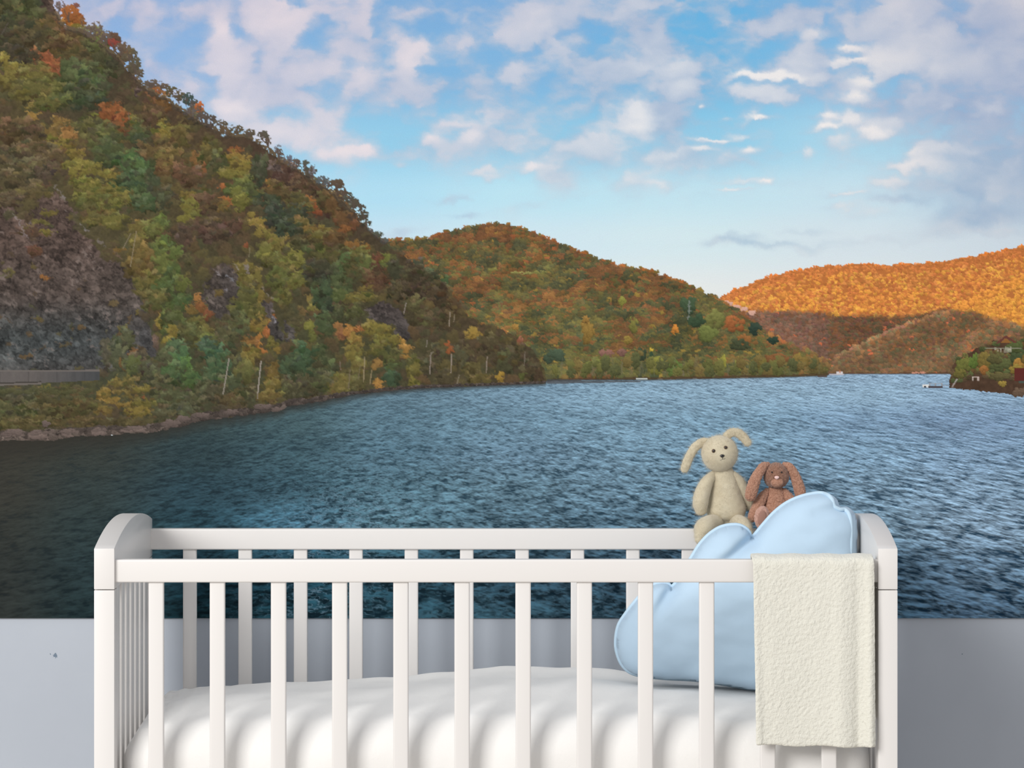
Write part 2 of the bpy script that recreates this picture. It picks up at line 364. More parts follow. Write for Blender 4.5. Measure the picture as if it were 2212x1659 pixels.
    # ------------------------------------------------------------ middle hill
    midtop = [(838,520),(870,519),(900,519),(930,514),(985,496),(1020,489),(1070,482),(1110,487),(1150,501),(1200,523),(1250,545),(1300,562),(1330,573),(1370,579),(1420,592),(1470,610),(1510,628),(1545,645),(1580,665),(1620,692),(1650,718),(1680,734),(1712,752),(1745,762),(1775,776),(1790,795)]
    mid = midtop+[(1789,811),(1700,815),(1400,821),(1190,828),(1100,840),(838,840)]
    mm = inside(mid, 2, 5); img[mm] = (88, 74, 50); ok = mm.astype(np.float32)
    pal_o = [(140,82,48),(134,80,48),(152,88,46),(124,78,50),(122,88,48)]
    pal_g = [(112,100,50),(98,96,52),(120,106,50),(86,88,54),(104,88,50)]
    nzm2 = fbm(X/48, Y/26, 3, 59)
    nzg = fbm(X/34, Y/20, 3, 57)
    nzm = fbm(X/80, Y/46, 3, 51); nzs = fbm(X/22, Y/16, 2, 54)
    for x, y in hillpts(13000, 838, 1792, 484, 818):
        t = line(midtop, x)
        if y < t-1: continue
        d = (y-484)/330.; r = rng.uniform(5.0, 9)+8*max(0, d-.35)
        v = at(nzm, x, y); w = at(nzs, x, y)
        po = .74-.62*d+(v-.5)*3.0; gcl = at(nzg, x, y)
        if x > 1560 and y < 765: po += .05
        c = np.array((pal_o if rng.random() < po else pal_g)[rng.integers(5)], float)
        if gcl > .60 and rng.random() < .7: c = np.array([(72, 80, 54), (92, 88, 52), (66, 72, 50)][rng.integers(3)], float)
        elif gcl < .37 and rng.random() < .5: c = np.array((160, 98, 48), float)
        if rng.random() < .010+.03*(y > 760): c = np.array((178, 132, 48), float)
        if rng.random() < .01: c = np.array((188, 92, 48), float)
        c = c*(.74+.40*w)*rng.uniform(.95, 1.05)
        if y > 768 and rng.random() < .5: c = c*.55+np.array((112, 100, 48))*.45
        if y < t+6: c = c*1.05+4
        mc = np.array((134, 84, 50.))*(1-d)+np.array((106, 92, 52.))*d; c = c*.74+mc*.26; c = c*(.86+.30*at(nzm2, x, y))
        splat(x, y, r*rng.uniform(1, 1.35), r*rng.uniform(.8, 1.25), c, rng.integers(26), con=.30, clip=None if y < t+3 else ok, dark=(56, 52, 40))
    for (x, y, rx, ry, c) in [(1270,715,18,34,(150,108,46)),(1265,690,10,14,(160,110,48)),(1460,712,9,15,(212,120,40)),(1545,690,30,26,(120,112,54)),(1530,720,26,24,(112,112,52)),(1585,700,30,24,(166,88,44)),(1610,735,22,16,(150,90,44)),
        (1490,660,22,26,(70,84,56)),(1505,690,24,20,(62,78,52)),(1632,712,20,18,(52,66,52)),(1672,735,16,12,(48,66,52)),(1600,745,26,16,(72,74,48)),(1408,756,5,9,(208,158,44)),(1405,775,8,20,(56,72,50)),(1385,765,14,18,(66,74,52)),
        (1345,650,10,16,(140,128,50)),(1370,700,12,24,(128,114,50)),(1130,590,34,6,(146,130,66)),(1165,588,22,6,(140,126,60)),(1066,582,14,6,(136,120,56)),(1185,578,7,9,(130,118,60)),(1080,575,6,9,(150,96,54)),(1310,762,20,12,(150,96,80)),(1345,760,12,12,(140,90,76)),
        (1125,738,10,16,(166,90,66)),(1097,722,7,8,(190,120,48)),(1116,706,12,9,(168,116,50)),(1060,760,20,40,(88,92,58)),(1200,770,30,20,(72,82,60)),(1285,790,30,22,(118,112,52)),(1420,790,24,26,(132,120,48)),(1455,795,22,26,(100,112,50)),(1560,785,12,26,(150,134,48)),
        (1382,765,10,10,(120,96,50)),(1355,735,14,12,(146,112,46)),(1500,780,20,22,(124,100,50)),(1680,775,34,16,(140,84,46)),(1640,785,24,20,(124,102,46)),(1725,785,30,20,(132,100,46)),(1765,798,22,14,(112,92,48)),(1595,790,10,22,(142,130,50))]:
        splat(x, y, rx, ry, c, int(x), con=.4)
    for q in range(60):
        x = rng.uniform(1195, 1780); stroke(x, rng.uniform(770, 790), x+rng.uniform(-2, 2), 812, 1.4, (130, 112, 84), .35)
    stroke(1489, 650, 1487, 692, 1.6, (150, 145, 135), .7); stroke(1485, 662, 1492, 662, 1.5, (150, 145, 135), .5); stroke(1483, 672, 1494, 672, 1.5, (150, 145, 135), .5)
    for q in range(60):
        x = rng.uniform(1190, 1780); splat(x, rng.uniform(778, 806), rng.uniform(8, 15), rng.uniform(11, 22), [(114,104,50),(102,96,48),(124,98,50),(92,88,50)][q % 4], q, con=.36)
    # shore strip
    sl_ = (Y > line([(1180, 818), (1400, 815), (1700, 810), (1790, 806), (2050, 804), (2740, 804)], X)) & (X > 1178) & (Y < 830)
    img[sl_] = img[sl_]*.35+np.array((92, 62, 46), np.float32)*.65

    # ------------------------------------------------------------ left mountain
    ridge = [(-560,-200),(60,-60),(100,-10),(118,30),(140,60),(180,70),(210,90),(250,120),(290,165),(320,195),(360,215),(395,240),(440,268),(480,290),(530,296),(565,312),(610,350),(650,374),(690,398),(715,416),(740,436),(765,458),(785,482),(800,502),(820,517),(840,529),(860,545),(900,572),(950,604),(990,645),(1012,684),(1060,702),(1110,722),(1150,755),(1176,795),(1181,829)]
    left = ridge+[(1181,836),(1000,850),(700,880),(420,920),(-560,975)]
    lm = inside(left, 5, 10)
    basec = grid([-240, 0, 200, 400, 600, 800, 1000, 1200], [-180, 0, 200, 400, 600, 800, 960], [
        [(76,74,52)]*8,
        [(80,76,54),(78,74,52),(92,76,54),(84,66,56),(84,66,56),(84,66,56),(84,66,56),(84,66,56)],
        [(94,84,54),(94,84,54),(82,74,54),(94,74,56),(88,68,58),(88,68,58),(88,68,58),(88,68,58)],
        [(92,80,56),(94,82,54),(88,82,54),(92,82,54),(88,70,54),(90,68,58),(90,68,58),(90,68,58)],
        [(92,80,66),(92,80,66),(94,86,58),(84,80,54),(86,80,54),(82,76,52),(92,74,54),(92,74,54)],
        [(84,84,66),(84,84,66),(80,84,62),(78,86,58),(82,84,56),(82,82,54),(90,82,56),(86,74,54)],
        [(84,80,58),(84,80,58),(82,78,58),(80,78,56),(80,76,54),(80,74,54),(80,74,54),(80,74,54)]])
    tex = .84+.34*fbm(X/7, Y/7, 4, 61)
    sm = lm[..., None]
    img = np.where(sm, basec*tex[..., None], img)
    # rock faces
    rk1 = fbm((X+Y*.55)/26, (Y-X*.35)/46, 5, 71, .62); rk2 = np.abs(fbm((X*.8+Y*.6)/18, (Y*.8-X*.6)/9, 4, 76, .6)-.5)*2
    rk3 = fbm((X-Y*.5)/9, Y/16, 3, 79)
    rcol = grid([-240, 150, 400, 700, 1000], [350, 500, 620, 740, 820], [
        [(104,84,70),(108,88,78),(104,84,76),(112,94,84),(112,96,88)],[(98,80,70),(106,88,80),(104,86,78),(112,94,84),(112,96,88)],
        [(98,86,78),(98,86,80),(92,84,78),(106,92,86),(106,92,86)],[(82,90,90),(80,88,90),(92,88,86),(96,90,84),(98,90,86)],[(86,92,92),(92,92,92),(96,92,88),(98,90,86),(98,90,86)]])
    rim = rcol*(.60+.55*rk1+.26*rk2+.16*rk3)[..., None]
    cr = np.clip((.10-rk2)*6, 0, 1); rim = rim*(1-.30*cr[..., None])
    st_ = fbm((X*.94+Y*.34)/34, (Y*.94-X*.34)/5.5, 3, 83); cr2 = np.clip((np.abs(fbm((X+Y*.9)/30, (Y-X*.5)/13, 4, 87)-.5)*-14)+1, 0, 1)
    rim = rim*(.80+.42*st_)[..., None]*(1-.34*cr2[..., None]); blk = vn((X+Y*.5)/19, (Y-X*.2)/24, 89); rim = rim*(.86+.28*(np.round(blk*4)/4))[..., None]
    hlt = np.clip((rk1*rk3*2.9-1.02)*3, 0, .55)*(rk2 > .25); rim = mix(rim, (146, 132, 126), hlt)
    def rock(poly, rough=8):
        m = inside(poly, rough, 14)
        img[m] = rim[m]
    rock([(-560,420),(0,440),(30,430),(60,470),(110,400),(150,440),(190,520),(240,560),(285,590),(305,650),(335,730),(335,770),(300,790),(230,805),(-560,810)], 14)
    rock([(280,160),(300,170),(305,200),(285,195)], 3); rock([(560,335),(600,350),(620,385),(600,380),(565,360)], 4)
    rock([(455,560),(500,565),(545,600),(520,690),(470,690),(430,650)], 10)
    rock([(70,-40),(108,-30),(122,28),(112,40),(85,20)], 3)
    H_ = [ # placed crowns: x, y, rx, ry, colour
    (10,20,50,50,(80,84,48)),(60,30,36,44,(74,82,46)),(20,70,44,40,(66,70,48)),(70,80,40,30,(84,76,48)),(40,115,40,25,(72,66,50)),(155,36,26,24,(150,84,42)),(172,46,14,14,(134,80,42)),(128,60,26,22,(124,84,48)),(104,66,26,26,(106,88,50)),
    (140,95,40,30,(112,88,50)),(180,90,38,34,(96,88,48)),(200,115,40,32,(80,84,46)),(160,125,40,26,(92,82,48)),(225,140,30,30,(74,78,48)),(245,85,18,16,(86,66,56)),(247,95,12,9,(118,56,48)),(270,118,20,18,(92,76,56)),(288,150,14,16,(86,74,60)),
    (74,112,16,14,(168,94,56)),(92,122,22,16,(172,92,54)),(112,140,20,18,(170,92,52)),(126,158,14,12,(158,86,52)),(170,165,44,36,(78,98,56)),(205,180,36,34,(76,96,54)),(180,205,40,30,(70,86,54)),(8,130,18,16,(150,136,52)),(40,150,34,18,(134,124,52)),
    (20,172,26,20,(128,118,50)),(80,165,38,26,(118,112,50)),(60,195,44,22,(108,106,50)),(105,190,30,26,(110,112,50)),(120,218,30,22,(92,104,50)),(95,225,30,20,(104,104,48)),(210,222,22,12,(152,86,46)),(238,240,30,18,(166,92,46)),(262,262,20,20,(168,90,46)),(250,275,26,18,(140,86,48)),
    (282,262,17,14,(140,130,50)),(292,285,22,24,(84,98,54)),(305,310,18,24,(66,80,54)),(66,230,14,10,(150,130,56)),(72,250,18,10,(182,140,60)),(62,258,14,8,(160,136,56)),(40,285,50,28,(100,80,52)),(128,262,22,14,(150,116,56)),(146,290,20,14,(184,130,64)),(120,285,28,18,(140,112,54)),
    (130,310,36,16,(146,128,50)),(160,330,22,12,(140,122,50)),(200,275,34,28,(104,104,52)),(222,300,36,30,(92,98,52)),(238,330,36,34,(74,92,56)),(280,345,30,22,(72,112,58)),(300,370,32,34,(72,104,58)),(286,400,34,30,(70,98,60)),(255,310,14,14,(120,104,50)),
    (340,205,24,18,(130,84,52)),(352,225,20,18,(132,92,48)),(330,250,24,30,(104,80,54)),(365,280,28,20,(140,128,50)),(370,300,22,12,(148,132,52)),(340,320,34,28,(116,96,54)),(365,345,32,28,(122,104,52)),(390,300,24,30,(110,96,50)),(355,365,30,18,(120,92,52)),
    (425,340,18,14,(148,104,54)),(432,365,18,18,(150,94,54)),(415,380,26,24,(110,84,56)),(455,330,26,34,(98,92,48)),(470,350,20,26,(84,90,52)),(400,265,18,22,(98,84,52)),(420,250,22,22,(88,74,56)),(510,322,18,10,(166,96,50)),(508,340,26,16,(156,128,50)),(520,358,30,14,(142,126,48)),
    (505,375,36,12,(136,130,52)),(535,382,20,10,(128,122,48)),(520,405,34,24,(96,112,54)),(545,420,22,24,(84,96,52)),(560,370,20,40,(72,80,58)),(180,350,26,12,(142,134,52)),(150,355,20,12,(128,124,50)),(165,372,24,14,(140,132,50)),(200,362,20,16,(132,124,50)),(232,370,22,12,(136,126,50)),
    (245,380,22,9,(146,130,52)),(180,395,34,16,(122,122,50)),(215,405,36,16,(128,124,50)),(245,415,26,20,(130,122,50)),(190,430,34,22,(112,116,50)),(230,445,36,22,(116,118,50)),(265,430,20,20,(124,120,48)),(250,475,26,20,(120,118,50)),(210,470,30,22,(110,104,48)),(175,440,12,8,(150,140,54)),
    (286,425,28,16,(84,112,64)),(310,440,28,22,(74,100,60)),(330,400,16,34,(72,86,58)),(345,430,26,30,(74,80,56)),(410,425,20,16,(134,116,48)),(412,450,22,24,(126,124,50)),(400,470,18,10,(134,130,50)),(440,420,20,20,(86,90,52)),(350,480,20,22,(104,124,56)),(330,500,24,24,(112,120,54)),
    (390,370,20,22,(120,84,58)),(440,440,30,24,(104,78,58)),(430,500,34,28,(98,74,60)),(395,520,24,30,(88,72,58)),(480,405,9,8,(178,100,50)),(488,428,15,8,(192,112,52)),(495,440,12,8,(178,112,54)),(478,446,20,16,(130,106,50)),(515,418,20,14,(118,124,50)),(522,436,22,18,(122,122,50)),
    (470,500,30,24,(96,76,58)),(500,490,24,20,(102,74,58)),(512,487,8,10,(142,84,56)),(532,528,8,8,(160,88,52)),(545,462,10,10,(158,138,56)),(556,480,16,14,(166,142,56)),(560,500,14,16,(150,132,54)),(578,505,14,16,(128,118,50)),(592,515,14,14,(128,118,50)),
    (574,394,12,6,(186,120,46)),(586,402,9,5,(170,118,46)),(575,412,16,8,(136,108,48)),(600,412,26,22,(104,86,50)),(580,440,26,22,(66,80,58)),(600,470,30,28,(58,72,58)),(620,495,26,22,(66,84,62)),(640,470,24,30,(62,76,56)),(600,450,16,6,(112,108,50)),
    (640,430,26,18,(98,94,50)),(655,450,26,16,(112,104,50)),(668,432,20,9,(176,112,52)),(672,450,20,14,(158,84,44)),(690,460,14,8,(150,76,44)),(640,485,30,16,(110,100,48)),(670,500,36,14,(134,108,48)),(700,498,22,10,(136,120,50)),(690,520,34,22,(108,104,48)),(725,440,26,34,(116,84,48)),
    (740,470,18,22,(122,86,50)),(765,485,16,14,(126,80,50)),(745,495,16,10,(150,92,46)),(700,430,22,20,(96,88,50)),(660,400,40,22,(96,72,52)),(620,380,30,24,(92,66,56)),(720,520,26,22,(110,84,50)),(660,540,34,26,(84,84,48)),(700,555,36,24,(92,92,48)),(730,545,24,16,(86,84,48)),(690,590,34,30,(66,70,50)),
    (620,515,8,9,(156,130,60)),(600,530,22,18,(132,122,52)),(575,545,22,24,(120,122,52)),(632,535,14,20,(134,130,54)),(600,560,26,20,(116,118,52)),(640,560,20,20,(130,130,52)),(655,585,14,16,(124,130,52)),(620,585,26,20,(124,116,52)),(600,600,26,24,(104,114,52)),(640,610,20,20,(120,122,52)),(615,640,22,24,(112,112,50)),
    (765,530,24,12,(152,104,46)),(790,535,14,10,(150,104,46)),(770,550,24,20,(112,112,52)),(785,575,20,24,(98,112,54)),(760,585,20,20,(92,92,52)),(735,560,22,18,(84,112,60)),(725,585,24,20,(80,106,60)),(706,580,8,16,(150,84,48)),(735,610,26,20,(78,96,56)),(710,615,16,8,(128,96,50)),(735,635,24,16,(86,104,52)),
    (830,555,13,14,(122,132,54)),(834,575,10,14,(96,110,52)),(812,560,12,20,(126,74,52)),(815,600,30,26,(110,78,54)),(850,590,22,30,(70,74,52)),(870,620,22,24,(84,76,52)),(790,620,16,8,(132,114,50)),(795,640,20,12,(120,112,50)),(770,645,26,14,(122,114,48)),(760,670,24,18,(90,96,52)),(840,615,9,8,(150,82,52)),(856,630,20,20,(92,84,56)),
    (700,640,20,40,(66,90,60)),(730,680,20,26,(74,84,54)),(900,580,24,24,(78,72,52)),(905,620,26,30,(82,70,52)),(930,600,22,22,(74,74,50)),(950,640,24,30,(86,72,50)),(960,610,10,16,(70,90,50)),(980,660,18,24,(92,72,48)),(900,660,24,20,(96,92,54)),(920,690,30,20,(92,86,54)),(960,690,26,20,(92,80,52)),
    (300,560,26,40,(128,108,52)),(300,520,22,24,(118,112,50)),(325,560,18,22,(124,110,54)),(345,540,20,24,(106,124,56)),(360,520,14,16,(92,118,56)),(380,545,16,18,(100,122,54)),(350,575,26,24,(108,122,54)),(320,610,26,30,(118,110,50)),(375,585,20,22,(88,112,52)),(395,610,18,20,(108,122,52)),
    (360,620,26,26,(84,108,52)),(340,650,26,28,(98,102,50)),(390,650,22,22,(78,106,54)),(408,560,12,16,(100,98,60)),(385,636,12,7,(140,130,50)),(370,690,26,30,(88,104,52)),(345,685,9,10,(176,148,56)),(352,700,14,14,(166,144,54)),(370,715,14,18,(146,130,50)),(365,735,16,8,(156,142,52)),(410,720,24,26,(92,98,52)),
    (424,645,12,12,(184,122,56)),(432,662,12,16,(160,100,52)),(448,680,12,14,(146,84,52)),(415,665,18,12,(136,110,50)),(425,695,20,16,(112,108,50)),(440,735,24,24,(106,116,56)),(450,715,14,16,(120,112,54)),(500,590,20,16,(112,96,60)),(475,630,16,10,(124,104,54)),(490,720,24,34,(96,98,62)),
    (525,580,26,20,(124,114,48)),(515,610,24,24,(110,108,48)),(545,610,24,28,(120,112,48)),(530,640,30,26,(96,98,48)),(560,640,18,18,(134,116,50)),(520,670,22,26,(98,104,50)),(555,670,22,22,(108,108,50)),(510,700,24,30,(92,104,62)),(570,672,18,12,(176,112,52)),(586,690,10,20,(204,112,50)),(582,715,10,16,(196,112,52)),
    (560,700,22,20,(150,126,52)),(560,725,9,12,(204,132,54)),(562,745,9,10,(206,136,52)),(540,740,20,16,(160,112,52)),(572,758,9,7,(200,122,54)),(545,770,24,26,(132,118,50)),(590,740,14,20,(124,116,50)),(520,760,22,30,(96,98,60)),(600,755,9,8,(150,124,50)),(530,805,24,30,(104,108,54)),(590,800,16,24,(130,108,50)),
    (590,830,24,20,(136,120,52)),(580,855,28,16,(126,108,52)),(672,645,8,16,(156,134,62)),(676,660,13,18,(146,142,62)),(670,705,11,12,(132,136,52)),(674,725,10,14,(110,118,52)),(655,680,10,20,(120,100,56)),(700,700,22,26,(78,100,60)),(640,700,22,20,(98,92,58)),(626,720,16,16,(106,104,62)),
    (645,742,12,10,(152,136,50)),(650,765,28,24,(66,100,66)),(630,790,30,26,(72,98,66)),(660,790,26,26,(64,94,62)),(690,760,18,22,(80,96,58)),(700,800,26,30,(82,92,58)),(380,745,20,18,(88,122,80)),(360,765,22,18,(96,106,70)),(392,765,20,20,(80,124,76)),(402,785,18,16,(92,140,62)),(380,800,28,26,(80,116,66)),(410,815,22,24,(82,118,60)),
    (445,745,22,18,(74,108,80)),(465,765,26,22,(66,112,74)),(470,795,28,26,(72,110,70)),(450,820,24,24,(78,104,68)),(500,830,24,20,(84,98,64)),(730,705,8,14,(180,122,62)),(736,725,12,18,(164,106,62)),(755,712,16,12,(200,136,58)),(778,710,16,10,(192,116,56)),(765,735,22,16,(166,134,54)),(765,760,22,24,(142,130,54)),(775,790,18,20,(128,120,56)),
    (815,710,30,16,(148,136,52)),(835,735,28,20,(132,126,50)),(815,750,22,20,(118,116,50)),(868,735,14,9,(206,152,60)),(878,750,14,10,(200,146,60)),(872,768,14,8,(186,138,56)),(840,770,28,22,(96,102,50)),(815,785,10,14,(172,130,60)),(846,815,18,22,(66,96,66)),(842,795,16,14,(82,100,56)),(820,822,10,8,(206,148,62)),(818,835,14,9,(204,142,60)),
    (890,775,14,16,(104,108,54)),(895,800,20,18,(120,114,50)),(895,825,16,12,(132,126,48)),(740,820,26,24,(126,118,52)),(730,840,22,18,(122,112,52)),(770,830,22,20,(104,100,54)),(700,830,24,24,(86,94,58)),(660,830,26,26,(88,88,58)),(630,840,22,26,(84,84,56)),
    (1018,715,14,9,(190,156,60)),(1022,725,18,11,(180,144,52)),(968,742,7,12,(196,100,50)),(974,758,9,12,(184,98,48)),(940,770,20,26,(92,88,58)),(920,790,22,24,(86,82,56)),(1045,740,14,20,(100,94,58)),(1000,770,20,30,(92,90,60)),(1090,780,20,34,(88,90,58)),(1060,740,22,26,(96,86,56)),(1020,800,26,20,(104,96,52)),(1040,820,26,14,(112,100,50)),
    (1076,802,4,4,(180,150,60)),(1082,818,11,10,(188,148,46)),(1115,760,20,30,(96,86,52)),(1140,800,22,26,(90,78,52)),(1128,815,8,12,(96,106,48)),(1165,810,12,18,(88,70,50)),(960,815,20,16,(92,84,56)),(985,830,18,10,(90,78,56)),(1100,735,22,16,(98,88,52)),(1125,740,9,14,(164,92,64)),
    (270,735,20,26,(92,100,68)),(255,770,18,34,(88,98,70)),(265,712,12,12,(126,116,60)),(232,760,14,40,(92,92,74)),(288,760,10,12,(150,104,62)),(262,748,7,7,(166,92,66)),(262,780,10,22,(142,106,58)),(290,790,18,24,(98,112,60)),(310,770,22,30,(106,96,74)),(325,800,22,30,(90,96,68)),(330,740,18,18,(110,92,80)),
    (345,830,26,26,(86,92,60)),(245,745,18,20,(78,96,66)),(280,820,18,16,(120,112,56)),(250,825,20,12,(138,122,56)),(310,838,26,10,(140,128,54)),(325,842,12,5,(166,112,52)),(265,850,26,12,(128,112,54)),(225,850,16,14,(150,124,52)),(240,865,28,10,(154,124,52)),(270,875,24,8,(150,122,52)),(310,870,26,14,(126,118,50)),
    (300,890,34,10,(142,124,50)),(220,885,22,14,(134,112,52)),(312,856,6,6,(172,92,52)),(200,870,22,14,(100,92,52)),(370,860,34,24,(86,96,62)),(390,885,36,18,(90,98,70)),(350,895,30,14,(92,92,62)),(420,865,26,20,(88,92,62)),(440,840,22,26,(86,90,60)),(470,850,26,22,(82,82,58)),(500,865,30,18,(104,92,58)),
    (540,850,26,20,(92,96,62)),(520,880,18,8,(96,84,60)),(480,880,24,10,(84,78,60)),
    (30,860,44,22,(86,88,62)),(90,860,40,20,(92,90,58)),(140,850,40,20,(84,84,48)),(20,890,50,22,(90,92,56)),(70,885,46,18,(88,84,50)),(120,880,44,22,(84,80,46)),(170,885,36,22,(90,84,46)),(30,915,50,14,(100,92,52)),(90,910,44,14,(94,88,50)),(140,910,40,14,(92,84,48)),(190,910,36,14,(96,84,50)),(240,912,32,12,(88,80,50)),(290,912,30,10,(96,86,52)),(100,836,16,5,(120,116,54)),(104,845,14,5,(112,110,50)),
    (60,330,50,26,(98,84,56)),(20,345,46,30,(96,88,60)),(70,365,50,26,(104,94,62)),(30,390,50,24,(98,90,58)),(75,410,36,20,(110,98,60)),(20,430,34,18,(94,82,60)),(110,340,30,24,(104,88,58)),(100,380,22,22,(92,78,62)),(105,460,22,8,(122,112,50)),(85,480,24,8,(110,104,50)),(98,500,22,6,(140,128,52)),(60,500,30,16,(104,80,62)),(78,540,18,14,(116,78,60)),(95,602,9,6,(176,112,52)),(20,590,16,12,(110,104,58)),
    (100,600,16,6,(120,80,50)),(255,540,14,8,(140,110,52)),(235,480,16,10,(140,112,52)),(300,480,10,10,(176,128,54)),(296,490,24,18,(124,112,52)),(180,710,8,6,(110,90,60)),(85,690,14,6,(112,100,60)),(55,768,14,6,(108,88,60)),(140,745,14,8,(96,88,64)),(300,675,6,7,(124,112,58)),(250,655,12,6,(116,100,66))]
    n_rand = 5300
    items = []
    rkm = np.zeros(X.shape, bool)
    for poly in ([(-560,480),(0,470),(60,470),(120,410),(150,440),(190,520),(240,560),(285,590),(305,650),(335,730),(335,770),(300,790),(230,805),(-560,840)], [(450,580),(500,585),(540,610),(515,690),(470,690),(430,650)],
                 [(575,650),(600,655),(625,700),(618,740),(590,728)], [(780,660),(830,650),(885,690),(888,735),(860,730),(800,700)]):
        rkm |= inside(poly, 6, 12)
    vn1 = fbm(X/70, Y/60, 2, 91)
    palL = [(98,92,52),(84,88,52),(112,102,50),(96,76,56),(108,80,54),(78,88,56),(122,108,50),(90,72,58),(120,86,52)]
    for x, y in hillpts(n_rand, -520, 1182, -240, 935):
        t = line(ridge, x)
        if y < t+4: continue
        i = (y < 300)*1+1
        r = rng.uniform(9, 17)
        b = at(basec, x, y)
        c = np.array(palL[int(np.clip((at(vn1, x, y)+rng.normal()*.25)*9, 0, 8))], float)
        c = c*.62+b*.42
        if x < 0: c = c
        if at(rkm, x, y):
            if rng.random() < .93: continue
            r *= .4
        items.append((x, y, r*rng.uniform(1, 1.3), r*rng.uniform(.8, 1.1), c, .75 if rng.random() < .8 else .95))
    for h in H_: items.append((h[0], h[1], h[2], h[3], np.array(h[4], float), 1.))
    # keep random crowns behind the placed ones
    items = [(x, y, rx, ry, (c-np.array((88., 78, 58)))*.80+np.array((88., 78, 58))*.97, al) for (x, y, rx, ry, c, al) in items]
    items.sort(key=lambda q: (q[1]+q[3] if q[5] == 1. else q[1]-6))
    lmf = lm.astype(np.float32)
    for (x, y, rx, ry, c, al) in items:
        big = al == 1.
        t = line(ridge, x)
        splat(x, y, rx*1.12, ry*1.12, c, rng.integers(26), con=.26 if big else .22, amax=al, clip=lmf if y > t+12 and x < 1170 else None, dark=(66, 60, 52) if x > 250 else (72, 66, 54))
        if big and rx > 9:       # leafy sub-clumps
            for q in range(int(rx*ry/26)):
                a0 = rng.random()*6.28; rr = 1.12*rng.random()**.5
                cc = (c*.84+np.array((84., 76, 56))*.16)*rng.uniform(.68, 1.22)+rng.normal(0, 4, 3)
                s_ = rng.uniform(.14, .30)
                splat(x+rx*rr*np.cos(a0), y+ry*rr*np.sin(a0), rx*s_*1.5, ry*s_, cc*(1.06-.16*np.sin(a0)*rr), rng.integers(26), con=.3, amax=.8, dark=(66, 60, 50))
    # rock patches between trees
    for poly in ([(570,650),(585,655),(600,700),(618,735),(590,728),(580,690)], [(790,665),(830,652),(862,665),(885,700),(886,738),(866,728),(850,705),(800,690)],[(480,575),(505,580),(515,640),(490,650),(475,600)],[(300,700),(330,720),(335,765),(318,770),(300,745)],[(612,690),(635,710),(640,740),(620,735)],[(290,185),(310,190),(306,205),(292,200)],[(575,352),(600,355),(615,375),(590,372)]):
        m = inside(poly, 5, 8); img[m] = rim[m]*(.98, 1.0, 1.03)
    for (x0, y0, x1, y1, w_, c, a_) in [(30,462,44,488,2,(160,150,150),.8),(44,488,58,512,2.2,(150,140,140),.8),(40,500,58,512,1.6,(160,150,155),.7),(120,404,140,430,3,(150,142,146),.7),(175,480,190,502,2.6,(160,155,165),.8),(212,516,226,536,2,(140,130,130),.7),(232,535,262,560,1.5,(140,110,96),.6),
        (463,585,472,593,1.6,(165,160,165),.8),(485,597,500,608,2,(150,160,175),.7),(503,572,520,583,1.6,(160,150,145),.7),(532,570,536,592,2.2,(150,140,140),.8),(486,622,491,634,1.8,(140,140,150),.8),(566,622,590,645,1.6,(170,155,150),.7),(588,686,594,698,1.8,(160,160,175),.8),(0,692,30,700,3,(110,112,112),.6),(10,690,80,775,4,(104,112,112),.5),(40,775,85,780,4,(118,122,124),.6)]:
        stroke(x0, y0, x1, y1, w_, c, a_)
    # ridge-line trees against the sky
    RT = [(128,10,12,20,(110,96,96),.62),(150,28,22,16,(134,84,50),.42),(178,48,10,10,(110,80,56),.5),(205,62,22,16,(96,84,76),.56),(228,78,14,16,(92,80,72),.55),(246,92,14,10,(120,62,54),.4),(262,104,18,12,(90,76,64),.48),(282,118,16,16,(84,76,62),.48),(292,140,14,18,(80,74,60),.45),(304,158,10,10,(84,76,64),.5),
        (330,180,20,9,(90,80,72),.5),(350,186,16,8,(92,80,70),.5),(372,196,16,12,(82,76,58),.45),(385,206,14,14,(84,76,60),.5),(404,212,12,14,(62,74,70),.42),(418,222,10,12,(74,74,70),.5),(432,232,9,14,(160,92,56),.45),(412,240,16,14,(86,80,78),.56),(438,252,14,16,(78,70,64),.48),(455,262,14,14,(76,68,62),.48),(476,268,16,10,(84,76,64),.48),(490,282,18,12,(88,74,58),.44),
        (514,278,16,10,(84,74,58),.44),(540,288,14,9,(86,78,66),.48),(568,292,12,12,(78,74,64),.46),(580,306,10,10,(82,72,62),.5),(600,320,7,10,(110,112,120),.6),(605,330,9,10,(84,74,68),.46),(614,342,8,10,(108,108,112),.6),(626,346,10,12,(92,96,106),.58),(642,352,12,12,(86,76,70),.46),(660,358,11,12,(74,76,68),.44),(672,372,12,12,(78,72,62),.44),(676,366,6,14,(110,114,122),.62),
        (698,386,14,11,(84,90,92),.52),(712,398,10,8,(84,84,86),.5),(728,398,16,14,(82,70,58),.36),(742,414,14,14,(80,68,58),.38),(756,424,12,12,(76,76,68),.46),(768,440,10,12,(76,70,60),.4),(782,450,10,10,(76,70,62),.42),(788,464,12,10,(74,70,60),.42),(792,482,8,10,(74,72,62),.44),(802,496,10,8,(82,84,80),.5),(816,508,11,9,(76,78,68),.46),(830,520,10,8,(84,84,78),.5)]
    for x in np.arange(120, 840, 7.):
        splat(x, line(ridge, x)-1, 8, 7, (88, 76, 60), rng.integers(26), con=.2, holes=.30, dark=(70, 60, 56))
    for (x, y, rx, ry, c, ho) in RT:
        for q in range(3):
            splat(x+rng.uniform(-3, 3), y+rng.uniform(-2, 4), rx*rng.uniform(.9, 1.2), ry*rng.uniform(.9, 1.2), c, rng.integers(26), con=.2, holes=ho-.10, dark=(70, 60, 56))
        stroke(x, y, x+rng.uniform(-2, 2), y+ry*1.3, 1.3, (84, 72, 66), .8); stroke(x-rx*.4, y-ry*.3, x, y+ry, 1.1, (84, 72, 66), .6)
